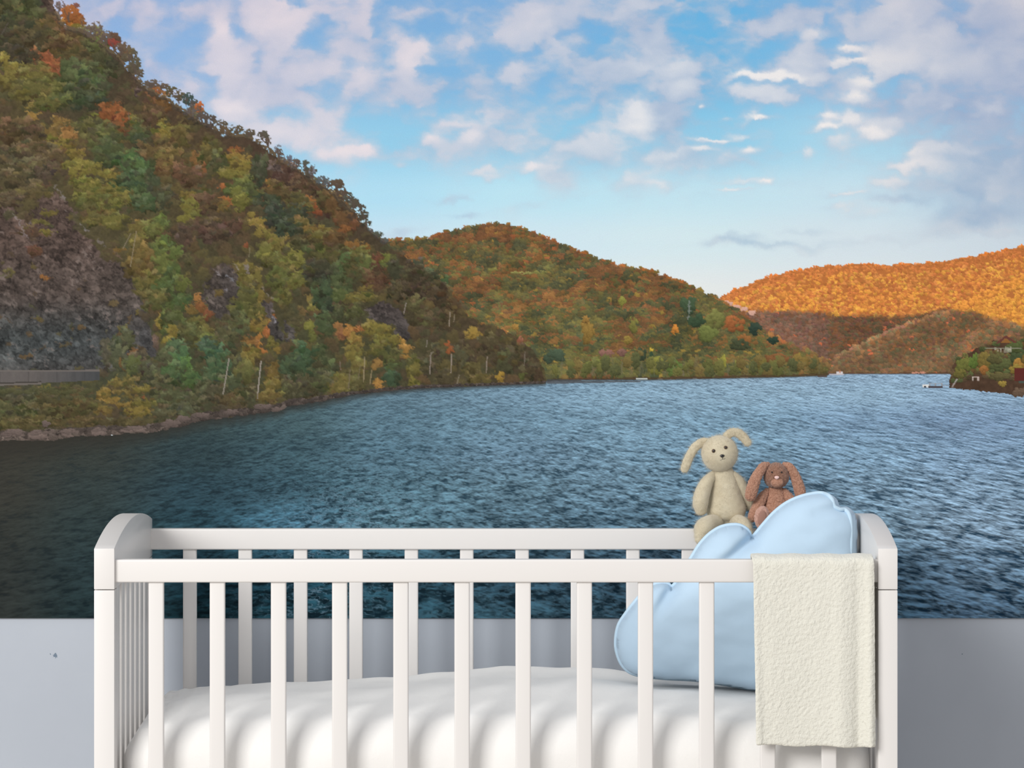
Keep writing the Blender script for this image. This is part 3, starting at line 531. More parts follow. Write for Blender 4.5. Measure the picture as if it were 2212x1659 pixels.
    # break up the brush marks
    k = np.where(lm & (X < 1185), 1., .36)*(Y < 960)
    for (sc, am) in ((15, 4.5), (7, 4.2), (3.5, 2.4)):
        ox = (vn(X/sc, Y/sc, 61)-.5)*2*am*k; oy = (vn(X/sc+40, Y/sc, 67)-.5)*2*am*.8*k
        jx = np.clip(((X+ox-MX0)/ST+.5).astype(np.int32), 0, W-1); jy = np.clip(((Y+oy-MY0)/ST+.5).astype(np.int32), 0, H-1)
        img = img[jy, jx]
    sb = (img+np.roll(img, 1, 0)+np.roll(img, 1, 1)+np.roll(np.roll(img, 1, 0), 1, 1))/4
    img = mix(img, sb, np.where(lm, .6, .25).astype(np.float32))
    img = np.where(sm, img*(.90+.2*fbm(X/5, Y/5, 3, 63))[..., None], img)
    for (x0, y0, x1, y1, w_, c, a_) in [(283,505,266,538,1.2,(150,138,112),.7),(295,500,282,576,1.2,(156,142,112),.7),(495,775,482,852,1.6,(170,162,150),.85),(564,780,557,850,1.8,(176,168,156),.9),(557,850,556,862,1.2,(150,140,130),.7),(788,772,785,825,1.2,(176,160,120),.75),(803,800,799,830,1.2,(170,150,110),.7),(756,800,753,840,1.2,(140,125,100),.6),
        (734,780,736,800,1.2,(140,125,110),.6),(778,790,774,820,1.2,(130,120,90),.6),(931,762,928,808,1.2,(165,152,140),.75),(928,770,936,760,1.2,(150,140,125),.6),(975,765,974,806,1.2,(180,165,150),.8),(1052,772,1050,806,1.2,(170,155,140),.75),(992,810,987,830,1.2,(150,140,120),.6),(972,675,970,705,1.2,(170,155,135),.7),(982,680,980,696,1.2,(160,145,120),.6),
        (877,655,872,678,1.2,(165,155,150),.7),(923,735,921,750,1.2,(150,140,130),.6),(1134,760,1132,790,1.2,(140,130,115),.6),(540,536,538,556,1.2,(140,130,100),.6),(278,245,279,258,1.2,(130,115,110),.6),(18,50,4,75,1.8,(100,92,84),.6)]:
        stroke(x0, y0, x1, y1, w_, c, a_)
    # roadside retaining wall
    m = (X < 216) & (Y > 799-X*.002) & (Y < 831-X*.045); wl = (.93+.14*fbm(X/6, Y/22, 3, 95))*(1-.10*((X % 61) < 2.2))
    img[m] = (np.array((112, 108, 106), np.float32)-np.clip(X[m]-70, 0, 150)[:, None]*np.array((.22, .16, .12), np.float32))*wl[m][:, None]
    m = (X < 216) & (Y > 799-X*.002) & (Y < 802.5-X*.002); img[m] = (124, 118, 114)
    m = (X < 90) & (Y > 826-X*.03) & (Y < 829-X*.03); img[m] = (80, 76, 72)
    m = (X < 90) & (Y >= 829-X*.03) & (Y < 833-X*.03); img[m] = (122, 118, 112)
    for x in range(-520, 200, 17): splat(x+rng.uniform(-5, 5), 843+rng.uniform(-3, 5), 14, 7, (88, 90, 56), x & 15, con=.3, amax=.8)
    # shore boulders
    shore = [(-560,975),(0,952),(60,955),(120,950),(200,942),(330,936),(405,921),(430,908),(500,900),(600,890),(625,878),(700,866),(760,853),(820,846),(900,838),(1050,832),(1181,827)]
    for x in np.arange(-520, 1181, 5.):
        b = line(shore, x); hgt = np.interp(x, [0, 400, 600, 800, 1180], [20, 14, 13, 6, 3])
        for q in range(4):
            r = hgt*rng.uniform(.15, .55)+1.2
            g = rng.uniform(.82, 1.16)
            splat(x+rng.uniform(-6, 6), b-rng.uniform(.1, .95)*hgt, r*1.7, r, np.array((92, 82, 76))*g*rng.uniform(.8, 1.1), rng.integers(26), con=.22, dark=(58, 52, 48))
    for (x, y, rx, ry) in [(30,936,34,12),(85,938,30,13),(100,915,12,9),(150,935,26,12),(215,932,22,12),(290,928,36,10),(370,915,26,12),(395,905,22,9),(440,897,20,7),(500,890,20,8),(570,878,26,8),(600,885,18,8)]:
        splat(x, y, rx, ry, (112, 98, 92), int(x), con=.28, dark=(62, 56, 52))

    # ------------------------------------------------------------ water
    bank = line([(-560,972),(0,951),(120,950),(200,940),(330,934),(405,919),(430,908),(500,900),(600,888),(625,877),(700,866),(760,853),(820,846),(900,839),(1050,833),(1178,828),(1182,820),(1400,820),(1550,817),(1700,814),(1787,811),(1791,807),(2740,807)], X)
    bank = bank+(vn(X/9, Y*0, 97)-.5)*5*ss(1150, 300, X)
    wm = Y > bank
    wc = grid([-240, 0, 200, 420, 620, 850, 1100, 1350, 1600, 1850, 2100, 2450], [800, 850, 910, 980, 1060, 1140, 1230, 1335], [
        [(56,54,48)]*3+[(50,58,60),(66,84,92),(84,112,130),(96,126,148),(112,142,164),(122,150,172),(126,156,182),(128,160,188),(128,160,188)],
        [(56,54,48)]*3+[(50,60,62),(66,86,94),(86,114,134),(102,134,158),(116,150,174),(124,158,182),(128,162,188),(126,158,186),(124,156,184)],
        [(58,56,49)]*2+[(56,58,54),(54,70,74),(64,88,98),(84,116,138),(98,132,156),(108,144,168),(114,152,178),(112,146,176),(108,138,170),(106,136,168)],
        [(58,55,50)]*2+[(54,58,56),(46,64,72),(56,82,96),(76,108,130),(92,124,148),(104,140,164),(112,150,176),(114,150,178),(112,144,174),(110,142,172)],
        [(56,54,50),(56,54,50),(48,58,60),(42,66,80),(52,82,100),(72,106,126),(84,116,136),(94,128,150),(100,138,164),(112,146,172),(116,148,176),(116,148,176)],
        [(52,50,48),(50,52,50),(44,58,62),(38,68,84),(64,110,140),(76,112,132),(74,106,126),(80,114,136),(84,122,148),(104,138,162),(112,142,168),(112,142,168)],
        [(50,48,46),(46,50,50),(38,54,60),(30,62,80),(34,78,102),(42,84,106),(52,86,108),(58,92,114),(62,98,124),(74,112,140),(88,120,148),(92,124,150)],
        [(48,46,44),(44,48,48),(32,50,56),(24,58,72),(32,72,90),(38,74,92),(46,80,98),(50,84,104),(56,92,114),(60,100,126),(74,108,138),(78,112,140)]])
    wc = wc*(1+(np.array((.98, 1.02, .98), np.float32)-1)*ss(1500, 500, X)[..., None])
    d = np.clip(Y-765, 30, None); u = (X-1106)/(d+120); v = np.log(.84+.0136*d)/.0136
    def wave(k, ky, o, n=4, g=.6):
        q = vn(u*k*.35+9, v*ky*.35+40, o+3)
        return fbm(u*k+50+q*1.2, v*ky+60-u*k*.13+q*.5, n, o, g)
    w1 = wave(23, .78, 101, 3, .55); w2 = wave(58, 1.7, 107, 2, .6); w3 = wave(5, .22, 111, 2)
    rdg = 1-np.abs(w1-.5)*2; r2 = 1-np.abs(w2-.5)*2
    near_ = ss(830, 1300, Y)
    sharp = (np.abs(w1-.5)*2)**.7*np.sign(w1-.5)
    tone = sharp*(.30+.42*near_)+(w2-.5)*(.30+.75*ss(60, 300, d))+(w3-.5)*.35
    tone = tone*(.52+.36*near_)
    def rel(F, n):
        e = F-np.roll(F, n, 0); return np.clip(e/(np.abs(e[wm]).mean()*2+1e-6), -2, 2)
    tone = tone+rel(w1, 2)*(.05+.10*near_)+rel(w2, 1)*(.05+.08*near_)
    amp = ss(-50, 900, X)*.75+.25
    tone = tone*amp
    spark = np.clip(r2-.80, 0, 1)*5*np.clip(rdg-.35, 0, 1)*1.8
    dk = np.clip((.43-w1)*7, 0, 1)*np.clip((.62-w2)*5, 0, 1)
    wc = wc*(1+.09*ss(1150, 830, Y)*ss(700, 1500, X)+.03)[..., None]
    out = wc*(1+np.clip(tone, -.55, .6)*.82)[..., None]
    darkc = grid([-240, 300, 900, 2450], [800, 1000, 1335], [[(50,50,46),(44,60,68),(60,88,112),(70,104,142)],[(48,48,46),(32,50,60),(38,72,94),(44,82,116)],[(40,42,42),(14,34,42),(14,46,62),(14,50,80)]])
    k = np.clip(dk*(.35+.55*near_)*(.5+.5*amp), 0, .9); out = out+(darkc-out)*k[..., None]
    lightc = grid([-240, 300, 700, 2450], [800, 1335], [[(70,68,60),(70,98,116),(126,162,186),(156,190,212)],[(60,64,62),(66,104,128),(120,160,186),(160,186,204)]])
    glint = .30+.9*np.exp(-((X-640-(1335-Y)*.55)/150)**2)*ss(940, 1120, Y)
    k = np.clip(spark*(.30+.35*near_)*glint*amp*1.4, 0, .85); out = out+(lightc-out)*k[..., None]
    # dark reflection at the bank, pale band far off
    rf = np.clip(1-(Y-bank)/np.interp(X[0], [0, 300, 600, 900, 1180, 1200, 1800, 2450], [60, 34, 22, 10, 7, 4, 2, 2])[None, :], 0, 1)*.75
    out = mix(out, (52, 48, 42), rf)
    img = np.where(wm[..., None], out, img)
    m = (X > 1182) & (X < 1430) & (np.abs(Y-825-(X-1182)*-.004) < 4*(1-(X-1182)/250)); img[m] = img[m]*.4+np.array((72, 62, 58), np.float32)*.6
    # ------------------------------------------------------------ right headland, jetty, boats, hut
    pen = [(2050,838),(2049,826),(2053,812),(2056,795),(2062,782),(2080,768),(2098,760),(2112,752),(2130,745),(2142,735),(2175,738),(2200,742),(2215,728),(2740,700),(2740,860),(2195,852),(2120,845)]
    m = inside(pen, 3, 6); img[m] = np.array((84, 60, 44), np.float32)*tex[m][:, None]
    pf = m.astype(np.float32)
    for x, y in hillpts(700, 2052, 2725, 720, 822):
        if at(m, x, y): splat(x, y, 9, 7, np.array([(96,92,48),(78,86,48),(110,84,48),(88,70,48)][rng.integers(4)])*rng.uniform(.85, 1.1), rng.integers(26), con=.36, dark=(46, 44, 34))
    for (x, y, rx, ry, c) in [(2080,790,22,26,(98,100,44)),(2103,778,14,22,(88,108,44)),(2072,805,18,14,(104,96,44)),(2130,780,22,26,(112,96,44)),(2125,798,12,14,(146,94,44)),(2160,785,30,20,(84,90,50)),(2150,770,24,18,(92,88,50)),(2200,770,22,24,(66,78,48)),(2160,812,30,12,(92,84,48)),(2205,785,26,18,(156,112,46)),(2195,797,22,12,(132,110,44)),(2190,750,24,18,(76,86,46)),(2166,829,12,9,(140,116,44)),(2240,770,40,30,(120,96,46)),(2300,760,50,40,(90,84,46)),(2390,740,60,40,(100,80,44))]:
        splat(x, y, rx, ry, c, int(x), con=.4, dark=(44, 44, 32))
    m = inside([(2150,742),(2172,724),(2198,741),(2190,741),(2172,730),(2156,742)], 0); img[m] = (112, 62, 52)
    m = inside([(2160,741),(2172,731),(2186,741)], 0); img[m] = (150, 96, 44)
    for q in range(16): x = rng.uniform(2146, 2184); stroke(x, rng.uniform(750, 756), x, rng.uniform(756, 762), 2, (176, 172, 150), .6)
    stroke(2146, 752, 2186, 752, 40, (150, 146, 126), .5)
    stroke(2100, 814, 2100, 822, 1.8, (205, 185, 175), .9); stroke(2112, 814, 2112, 822, 1.8, (205, 185, 175), .9)
    m = (X > 2099) & (X < 2113) & (Y > 813) & (Y < 815.5); img[m] = (205, 185, 175)
    m = (X > 2191) & (X < 2250) & (Y > 795) & (Y < 822); img[m] = (104, 44, 40)
    m = (X > 2200) & (X < 2262) & (Y > 822) & (Y < 828); img[m] = (74, 88, 78)
    for x in range(2198, 2720, 14): splat(x, 848, 14, 14, (104, 82, 64), x & 15, con=.3)
    m = (X > 1992) & (X < 2006) & (Y > 830) & (Y < 837); img[m] = (226, 226, 224)
    m = (X > 1996) & (X < 2000) & (Y > 833) & (Y < 837); img[m] = (60, 60, 66)
    m = (X > 2005) & (X < 2036) & (Y > 833.5) & (Y < 837.5); img[m] = (84, 78, 84)
    for x in (2008, 2020, 2034): stroke(x, 828, x, 834, 1.5, (150, 150, 156), .9)
    m = (X > 2007) & (X < 2035) & (Y > 827.4) & (Y < 829); img[m] = img[m]*.4+np.array((170, 172, 178), np.float32)*.6
    m = (X > 2036) & (X < 2050) & (Y > 832) & (Y < 834); img[m] = (150, 160, 176)
    stroke(2066, 820, 2056, 836, 2, (190, 180, 176), .8)
    m = (X > 1790) & (X < 1824) & (Y > 807.5) & (Y < 811); img[m] = (176, 176, 188)
    m = (X > 1806) & (X < 1820) & (Y > 803) & (Y < 808); img[m] = (214, 206, 206)
    stroke(1814, 800, 1814, 805, 1.6, (200, 110, 70), .8)
    m = (X > 1374) & (X < 1398) & (Y > 816.5) & (Y < 819.5); img[m] = (214, 206, 196)
    m = (X > 1766) & (X < 1786) & (Y > 812.5) & (Y < 814.6); img[m] = (96, 84, 84)
    for x in np.arange(1972, 2000, 4.): splat(x, 805, 4, 2.4, (206, 138, 112), int(x), con=.2)
    # print tone
    lum = (img @ np.array((.3, .59, .11), np.float32))[..., None]
    land = (lm & (X < 1182) & ~wm)[..., None]; hil = ((mm | fm | nm) & ~wm)[..., None]
    img = np.where(land, lum+(img-lum)*.80, np.where(hil, lum+(img-lum)*np.where(Y < line(shl, X), np.where(X > 1560, .84, .84), .84)[..., None], np.where(wm[..., None], lum+(img-lum)*.80, img)))
    img = np.where((~wm & (Y < 640))[..., None] & ~land & ~hil, img*1.035, img)
    img = np.where(land, img*np.array((.87, .85, .84), np.float32), np.where(mm[..., None] & ~wm[..., None], img*np.array((.90, .96, .98), np.float32), img))
    return np.clip(img, 0, 255), xs, ys
# ---------------------------------------------------------------- the mural: one printed sheet on the wall
def build_mural():
    img, xs, ys = mural_picture(MURAL_STEP)
    H, W = img.shape[:2]
    s = (D+WY)/F
    yf = WY-.004
    gx, gz = np.meshgrid((xs-VX)*s, ZC-(ys-VY)*s)
    n = H*W
    co = np.empty((n+8, 3), np.float32); co[:n, 0] = gx.ravel(); co[:n, 1] = yf; co[:n, 2] = gz.ravel()
    ia = (np.arange(H-1)[:, None]*W+np.arange(W-1)[None, :]).ravel()
    quads = np.stack([ia, ia+W, ia+W+1, ia+1], 1)
    # a thin edge all round, back to the wall
    x0, x1, z1, z0 = gx[0, 0], gx[0, -1], gz[0, 0], gz[-1, 0]
    co[n:n+8] = [(x0, yf, z0), (x1, yf, z0), (x1, yf, z1), (x0, yf, z1), (x0, WY-.0002, z0), (x1, WY-.0002, z0), (x1, WY-.0002, z1), (x0, WY-.0002, z1)]
    q2 = np.array([(n, n+4, n+5, n+1), (n+1, n+5, n+6, n+2), (n+2, n+6, n+7, n+3), (n+3, n+7, n+4, n), (n+4, n+7, n+6, n+5)])
    quads = np.concatenate([quads, q2]).astype(np.int32)
    me = bpy.data.meshes.new('wall_mural')
    me.vertices.add(len(co)); me.vertices.foreach_set('co', co.ravel())
    me.loops.add(quads.size); me.loops.foreach_set('vertex_index', quads.ravel())
    me.polygons.add(len(quads)); me.polygons.foreach_set('loop_start', np.arange(0, quads.size, 4, dtype=np.int32))
    me.update(calc_edges=True)
    a = me.color_attributes.new('print', 'BYTE_COLOR', 'POINT')
    c = np.full((n+8, 4), .55, np.float32); c[:n, :3] = img.reshape(-1, 3)/255; c[:, 3] = 1
    a.data.foreach_set('color_srgb', c.ravel())
    m = bpy.data.materials.new('printed_wallpaper'); m.use_nodes = True; N = m.node_tree.nodes; L = m.node_tree.links
    b = N['Principled BSDF']; b.inputs['Roughness'].default_value = .75; b.inputs['Specular IOR Level'].default_value = .04
    at = N.new('ShaderNodeAttribute'); at.attribute_name = 'print'
    tc = N.new('ShaderNodeTexCoord'); nz = N.new('ShaderNodeTexNoise'); nz.inputs['Scale'].default_value = 620; nz.inputs['Detail'].default_value = 2
    L.new(tc.outputs['Object'], nz.inputs['Vector'])
    mr = N.new('ShaderNodeMapRange'); mr.inputs['To Min'].default_value = .80; mr.inputs['To Max'].default_value = .93
    L.new(nz.outputs['Fac'], mr.inputs['Value'])
    vm = N.new('ShaderNodeVectorMath'); vm.operation = 'SCALE'
    L.new(at.outputs['Color'], vm.inputs[0]); L.new(mr.outputs['Result'], vm.inputs['Scale']); L.new(vm.outputs['Vector'], b.inputs['Base Color'])
    me.materials.append(m)
    o = link(bpy.data.objects.new('wall_mural', me))
    o['label'] = 'printed mural of a lake and autumn mountains on the grey wall behind the crib'
    o['category'] = 'wall mural'
build_mural()

# ---------------------------------------------------------------- crib
XL0, XL1 = P(203, 0).x, P(247, 0).x
XR0, XR1 = P(1897, 0).x, P(1939, 0).x
ZJ, ZE, ZA, DEP = .834, .897, .924, .65
crib = thing('baby_crib', 'white wooden slatted baby crib standing in front of the lake mural', 'crib', ((XL0+XR1)/2, DEP/2, 0))
def arch_board(x0, x1):
    bm = bmesh.new(); prof = [(0, ZJ), (0, ZE)]
    for i in range(1, 24):
        t = i/24; prof.append((DEP*t, ZE+(ZA-ZE)*(1-(2*t-1)**2)))
    prof += [(DEP, ZE), (DEP, ZJ)]
    a = [bm.verts.new((x0, y, z)) for y, z in prof]; b = [bm.verts.new((x1, y, z)) for y, z in prof]
    bm.faces.new(a); bm.faces.new(b[::-1])
    for i in range(len(a)): j = (i+1) % len(a); bm.faces.new((a[i], b[i], b[j], a[j]))
    bmesh.ops.recalc_face_normals(bm, faces=bm.faces)
    es = [e for e in bm.edges if e.calc_face_angle(0) > .5]
    bmesh.ops.bevel(bm, geom=es, offset=.0012, segments=2, profile=.6, affect='EDGES'); return bm
for (x0, x1, sg) in ((XL0, XL1, 1), (XR0, XR1, -1)):
    o = obj('end_board', arch_board(x0, x1), M_crib, crib); o.data.set_sharp_from_angle(angle=math.radians(40))
    for (y0, y1) in ((0, .045), (DEP-.045, DEP)):
        box('post', x0, x1, y0, y1, 0, ZJ-.0012, M_crib, crib, bev=.0014)
    xm = (x0+x1)/2
    box('end_bottom_rail', xm-.010, xm+.010, .045, DEP-.045, .28, .34, M_crib, crib)
    for i in range(7):
        yc = .086+.0797*i
        box('end_slat', xm-.008, xm+.0135*1 if sg > 0 else xm+.008, yc-.023, yc+.023, .34, ZJ-.001, M_crib, crib, bev=.002)
FY0, FY1 = .007, .029
def zt(py, Y): return P(0, py, Y).z
box('top_rail', XL1-.002, XR0+.002, FY0, FY1, zt(1258.5, FY0), zt(1209, FY0), M_crib, crib, bev=.003, seg=3)
RY0, RY1 = .622, .644
box('top_rail', XL1-.002, XR0+.002, RY0, RY1, zt(1187.5, RY0), zt(1142.5, RY0), M_crib, crib, bev=.003, seg=3)
box('bottom_rail', XL1, XR0, FY0, FY1, .28, .32, M_crib, crib, bev=.003)
box('bottom_rail', XL1, XR0, RY0, RY1, .28, .32, M_crib, crib, bev=.003)
box('base_board', XL1, XR0, FY1, RY0, .31, .33, M_crib, crib, bev=.001)
for i in range(12):
    a = P(320.5+132.2*i, 0, .011).x; b = P(353.5+132.2*i, 0, .011).x
    box('slat', a, b, .011, .025, .32, zt(1258.5, FY0)+.004, M_crib, crib, bev=.0028, seg=3)
for i in range(12):
    a = P(395+119.7*i, 0, .627).x; b = P(424.5+119.7*i, 0, .627).x
    box('slat', a, b, .627, .641, .32, zt(1187.5, RY0)+.004, M_crib, crib, bev=.0028, seg=3)

# ---------------------------------------------------------------- mattress with its rumpled white sheet
def soft_box(c, h, r, n, fn):
    bm = bmesh.new(); bmesh.ops.create_cube(bm, size=2)
    V = {}; faces = []
    bm.clear()
    nx, ny, nz = n
    def pt(u, v, w):
        k = (round(u, 5), round(v, 5), round(w, 5))
        if k in V: return V[k]
        p = Vector((u*h[0], v*h[1], w*h[2]))
        q = Vector((max(-h[0]+r, min(h[0]-r, p.x)), max(-h[1]+r, min(h[1]-r, p.y)), max(-h[2]+r, min(h[2]-r, p.z))))
        d = p-q
        if d.length > 1e-9: p = q+d.normalized()*r
        V[k] = bm.verts.new(fn(p+Vector(c), u, v, w)); return V[k]
    def g(n_): return [-1+2*i/n_ for i in range(n_+1)]
    X_, Y_, Z_ = g(nx), g(ny), g(nz)
    for s in (-1, 1):
        for A, B_, mk in ((X_, Y_, lambda a, b: (a, b, s)), (X_, Z_, lambda a, b: (a, s, b)), (Y_, Z_, lambda a, b: (s, a, b))):
            for i in range(len(A)-1):
                for j in range(len(B_)-1):
                    bm.faces.new([pt(*mk(A[i], B_[j])), pt(*mk(A[i+1], B_[j])), pt(*mk(A[i+1], B_[j+1])), pt(*mk(A[i], B_[j+1]))])
    return bm
def sheet_fn(p, u, v, w):
    x, y, z = p
    top = max(0, min(1, (z-.50)/.10))
    t = (x+.62)/1.17
    prof = np.interp(t, [0, .03, .08, .2, .35, .5, .62, .75, .9, 1], [.004, .026, .040, .047, .052, .064, .064, .056, .044, .020])
    yy = (y-.335)/.29
    hump = prof*(1-abs(yy)**2.4*.70)
    hump += .006*math.sin(11*t+2)*(yy > .2)*min(1, (yy-.2)*3 if yy > .2 else 0)
    z2 = z+hump*top
    z2 += .007*math.exp(-((y-.50-.02*math.sin(x*6))/.035)**2)*top*max(0, min(1, (x+.42)*4))
    z2 -= .009*math.exp(-((y-.33)/.10)**2)*top*max(0, min(1, (x-.12)*10))
    f = noise.noise(Vector((x*4.2+y*2, y*7-x*2, z*2)))
    z2 += .0075*f*top
    # folds running from the corners
    side = max(0, -v)**6*(1-top*.4)
    dg = math.sin((x*.9-(z-.5)*1.15)*26+2.5*noise.noise(Vector((x*3, z*3, 1))))
    fold = .0045*dg*(.5+.5*noise.noise(Vector((x*2.5, z*2, 9))))*side
    wr = .0022*noise.noise(Vector((x*22+z*10, y*16, z*26)))+.003*noise.noise(Vector((x*9, y*14+z*7, z*9)))
    if x < -.5: wr += .004*math.sin((x+.62)*260+y*9)*max(0, 1-(x+.62)/.11)*top
    return Vector((x, y+fold+wr*.6, z2+wr*top))
bm = soft_box(((XL1+XR0)/2, .336, .465), ((XR0-XL1)/2-.005, .285, .133), .045, (170, 60, 36), sheet_fn)
mat = obj('crib_mattress', bm, M_sheet)
mat['label'] = 'thick rumpled white linen covered mattress lying inside the white crib'; mat['category'] = 'mattress'
md = mat.modifiers.new('smooth', 'SUBSURF'); md.levels = 1; md.render_levels = 1

# ---------------------------------------------------------------- cloud pillow
PY = .35
cloud = [(1372,1456),(1346,1438),(1333,1408),(1331,1380),(1337,1350),(1352,1326),(1372,1300),(1390,1280),(1408,1265),(1430,1259),(1444,1262),(1449,1268),
 (1458,1262),(1474,1236),(1494,1204),(1512,1176),(1534,1153),(1560,1138),(1590,1134),(1608,1140),(1618,1150),(1622,1162),(1630,1156),
 (1650,1132),(1672,1108),(1696,1089),(1722,1076),(1750,1068),(1778,1065),(1798,1070),(1809,1080),(1813,1091),(1817,1094),(1828,1094),(1840,1101),(1848,1114),(1851,1140),(1850,1190),(1845,1250),
 (1838,1320),(1826,1390),(1806,1440),(1770,1474),(1710,1490),(1640,1490),(1570,1478),(1500,1468),(1430,1464)]
def cloud_pillow():
    root = thing('cloud_pillow', 'light blue cloud-shaped pillow with piped edge leaning in the right end of the crib', 'pillow', P(1600, 1480, PY))
    n = len(cloud); dense = []
    for i in range(n):
        a, b, c, d = (np.array(cloud[(i+k) % n], float) for k in (-1, 0, 1, 2))
        m = max(1, int(np.linalg.norm(c-b)/5))
        for k in range(m):
            t = k/m; dense.append(tuple(.5*((2*b)+(c-a)*t+(2*a-5*b+4*c-d)*t*t+(3*b-a-3*c+d)*t**3)))
    poly = np.array(dense)
    st = 3.0; gx = np.arange(1320, 1866, st); gy = np.arange(1050, 1506, st); GX, GY = np.meshgrid(gx, gy)
    ins = np.zeros(GX.shape, bool)
    for i in range(len(poly)):
        ax, ay = poly[i]; bx, by = poly[(i+1) % len(poly)]
        if ay == by: continue
        ins ^= ((ay > GY) != (by > GY)) & (GX < (bx-ax)*(GY-ay)/(by-ay)+ax)
    phi = np.zeros(GX.shape); 
    for it in range(2600):
        q = .25*(np.roll(phi, 1, 0)+np.roll(phi, -1, 0)+np.roll(phi, 1, 1)+np.roll(phi, -1, 1))+st*st*.25-phi*.00012*st*st
        phi = np.where(ins, q, 0)
    th = np.sqrt(phi); th = th/th.max()
    th = np.minimum(th, .72+.28*(th-.72)/.28*.6) if False else th**.66
    def T(x, y):
        i = (y-gy[0])/st; j = (x-gx[0])/st; i0 = int(i); j0 = int(j); a = i-i0; b = j-j0
        i0 = min(max(i0, 0), th.shape[0]-2); j0 = min(max(j0, 0), th.shape[1]-2)
        return (th[i0, j0]*(1-b)+th[i0, j0+1]*b)*(1-a)+(th[i0+1, j0]*(1-b)+th[i0+1, j0+1]*b)*a
    def crease(x, y):
        f = 1.
        for (ax, ay, bx, by, w, dpt) in ((1622,1162,1555,1212,13,.42), (1449,1268,1414,1318,13,.40), (1814,1092,1760,1100,12,.22)):
            vx, vy = bx-ax, by-ay; q = max(0, min(1, ((x-ax)*vx+(y-ay)*vy)/(vx*vx+vy*vy)))
            d2 = (x-ax-vx*q)**2+(y-ay-vy*q)**2
            f -= dpt*math.exp(-d2/w**2)*(1-q*.75)
        return f
    pts = [tuple(p) for p in poly]; nb = len(pts); 
    sp = 5.5
    from math import hypot
    for yy in np.arange(1060, 1500, sp):
        for xx in np.arange(1326, 1860, sp):
            i = int(round((yy-gy[0])/st)); j = int(round((xx-gx[0])/st))
            if ins[min(i, ins.shape[0]-1), min(j, ins.shape[1]-1)] and T(xx, yy) > .13: pts.append((xx, yy))
    edges = [(i, (i+1) % nb) for i in range(nb)]
    vo, eo, fo, ov, oe, of = delaunay_2d_cdt([Vector(p) for p in pts], edges, [], 1, 1e-5)
    bm = bmesh.new(); fr = []; bk = []
    bset = {}
    for k, v in enumerate(vo):
        border = any(o_ < nb for o_ in ov[k])
        t = 0 if border else T(v.x, v.y)*crease(v.x, v.y)
        h = .082*t+.0015*noise.noise(Vector((v.x*.02, v.y*.02, 0)))*(t > 0)
        c = P(v.x, v.y, PY)
        cr = .0035*noise.noise(Vector((v.x*.012+v.y*.02, v.y*.03-v.x*.015, 4)))*min(1, t*2)
        a = bm.verts.new(c+Vector((0, -h-cr, 0))); fr.append(a)
        bk.append(a if border else bm.verts.new(c+Vector((0, .075*t, 0))))
    for f in fo:
        if len(set(f)) < 3: continue
        cx = sum(vo[i].x for i in f)/len(f); cy = sum(vo[i].y for i in f)/len(f)
        for side in (fr, bk):
            q = [side[i] for i in f]
            if len(set(q)) < 3: continue
            try: bm.faces.new(q)
            except ValueError: pass
    o = obj('cushion', bm, M_pillow, root)
    bm = bmesh.new()
    pc = poly.mean(0); path = []
    for i, (x, y) in enumerate(dense):
        k = max(0, min(1, (x-1765)/55)); k = k*k*(3-2*k)
        if y > 1330: k = 0
        elif y > 1250: k *= (1330-y)/80
        tx, ty = np.array(dense[(i+1) % len(dense)])-np.array(dense[i-1]); n_ = max(1e-6, math.hypot(tx, ty)); nx_, ny_ = -ty/n_, tx/n_
        if (pc[0]-x)*nx_+(pc[1]-y)*ny_ < 0: nx_, ny_ = -nx_, -ny_
        x2, y2 = x+nx_*13*k, y+ny_*7*k
        path.append((*P(x2, y2, PY-(.082*T(x2, y2)*crease(x2, y2)+.0005)*min(1, k*2)), .0036))
    sweep(bm, path, seg=8, closed=True)
    obj('piping', bm, M_pipe, root)
cloud_pillow()

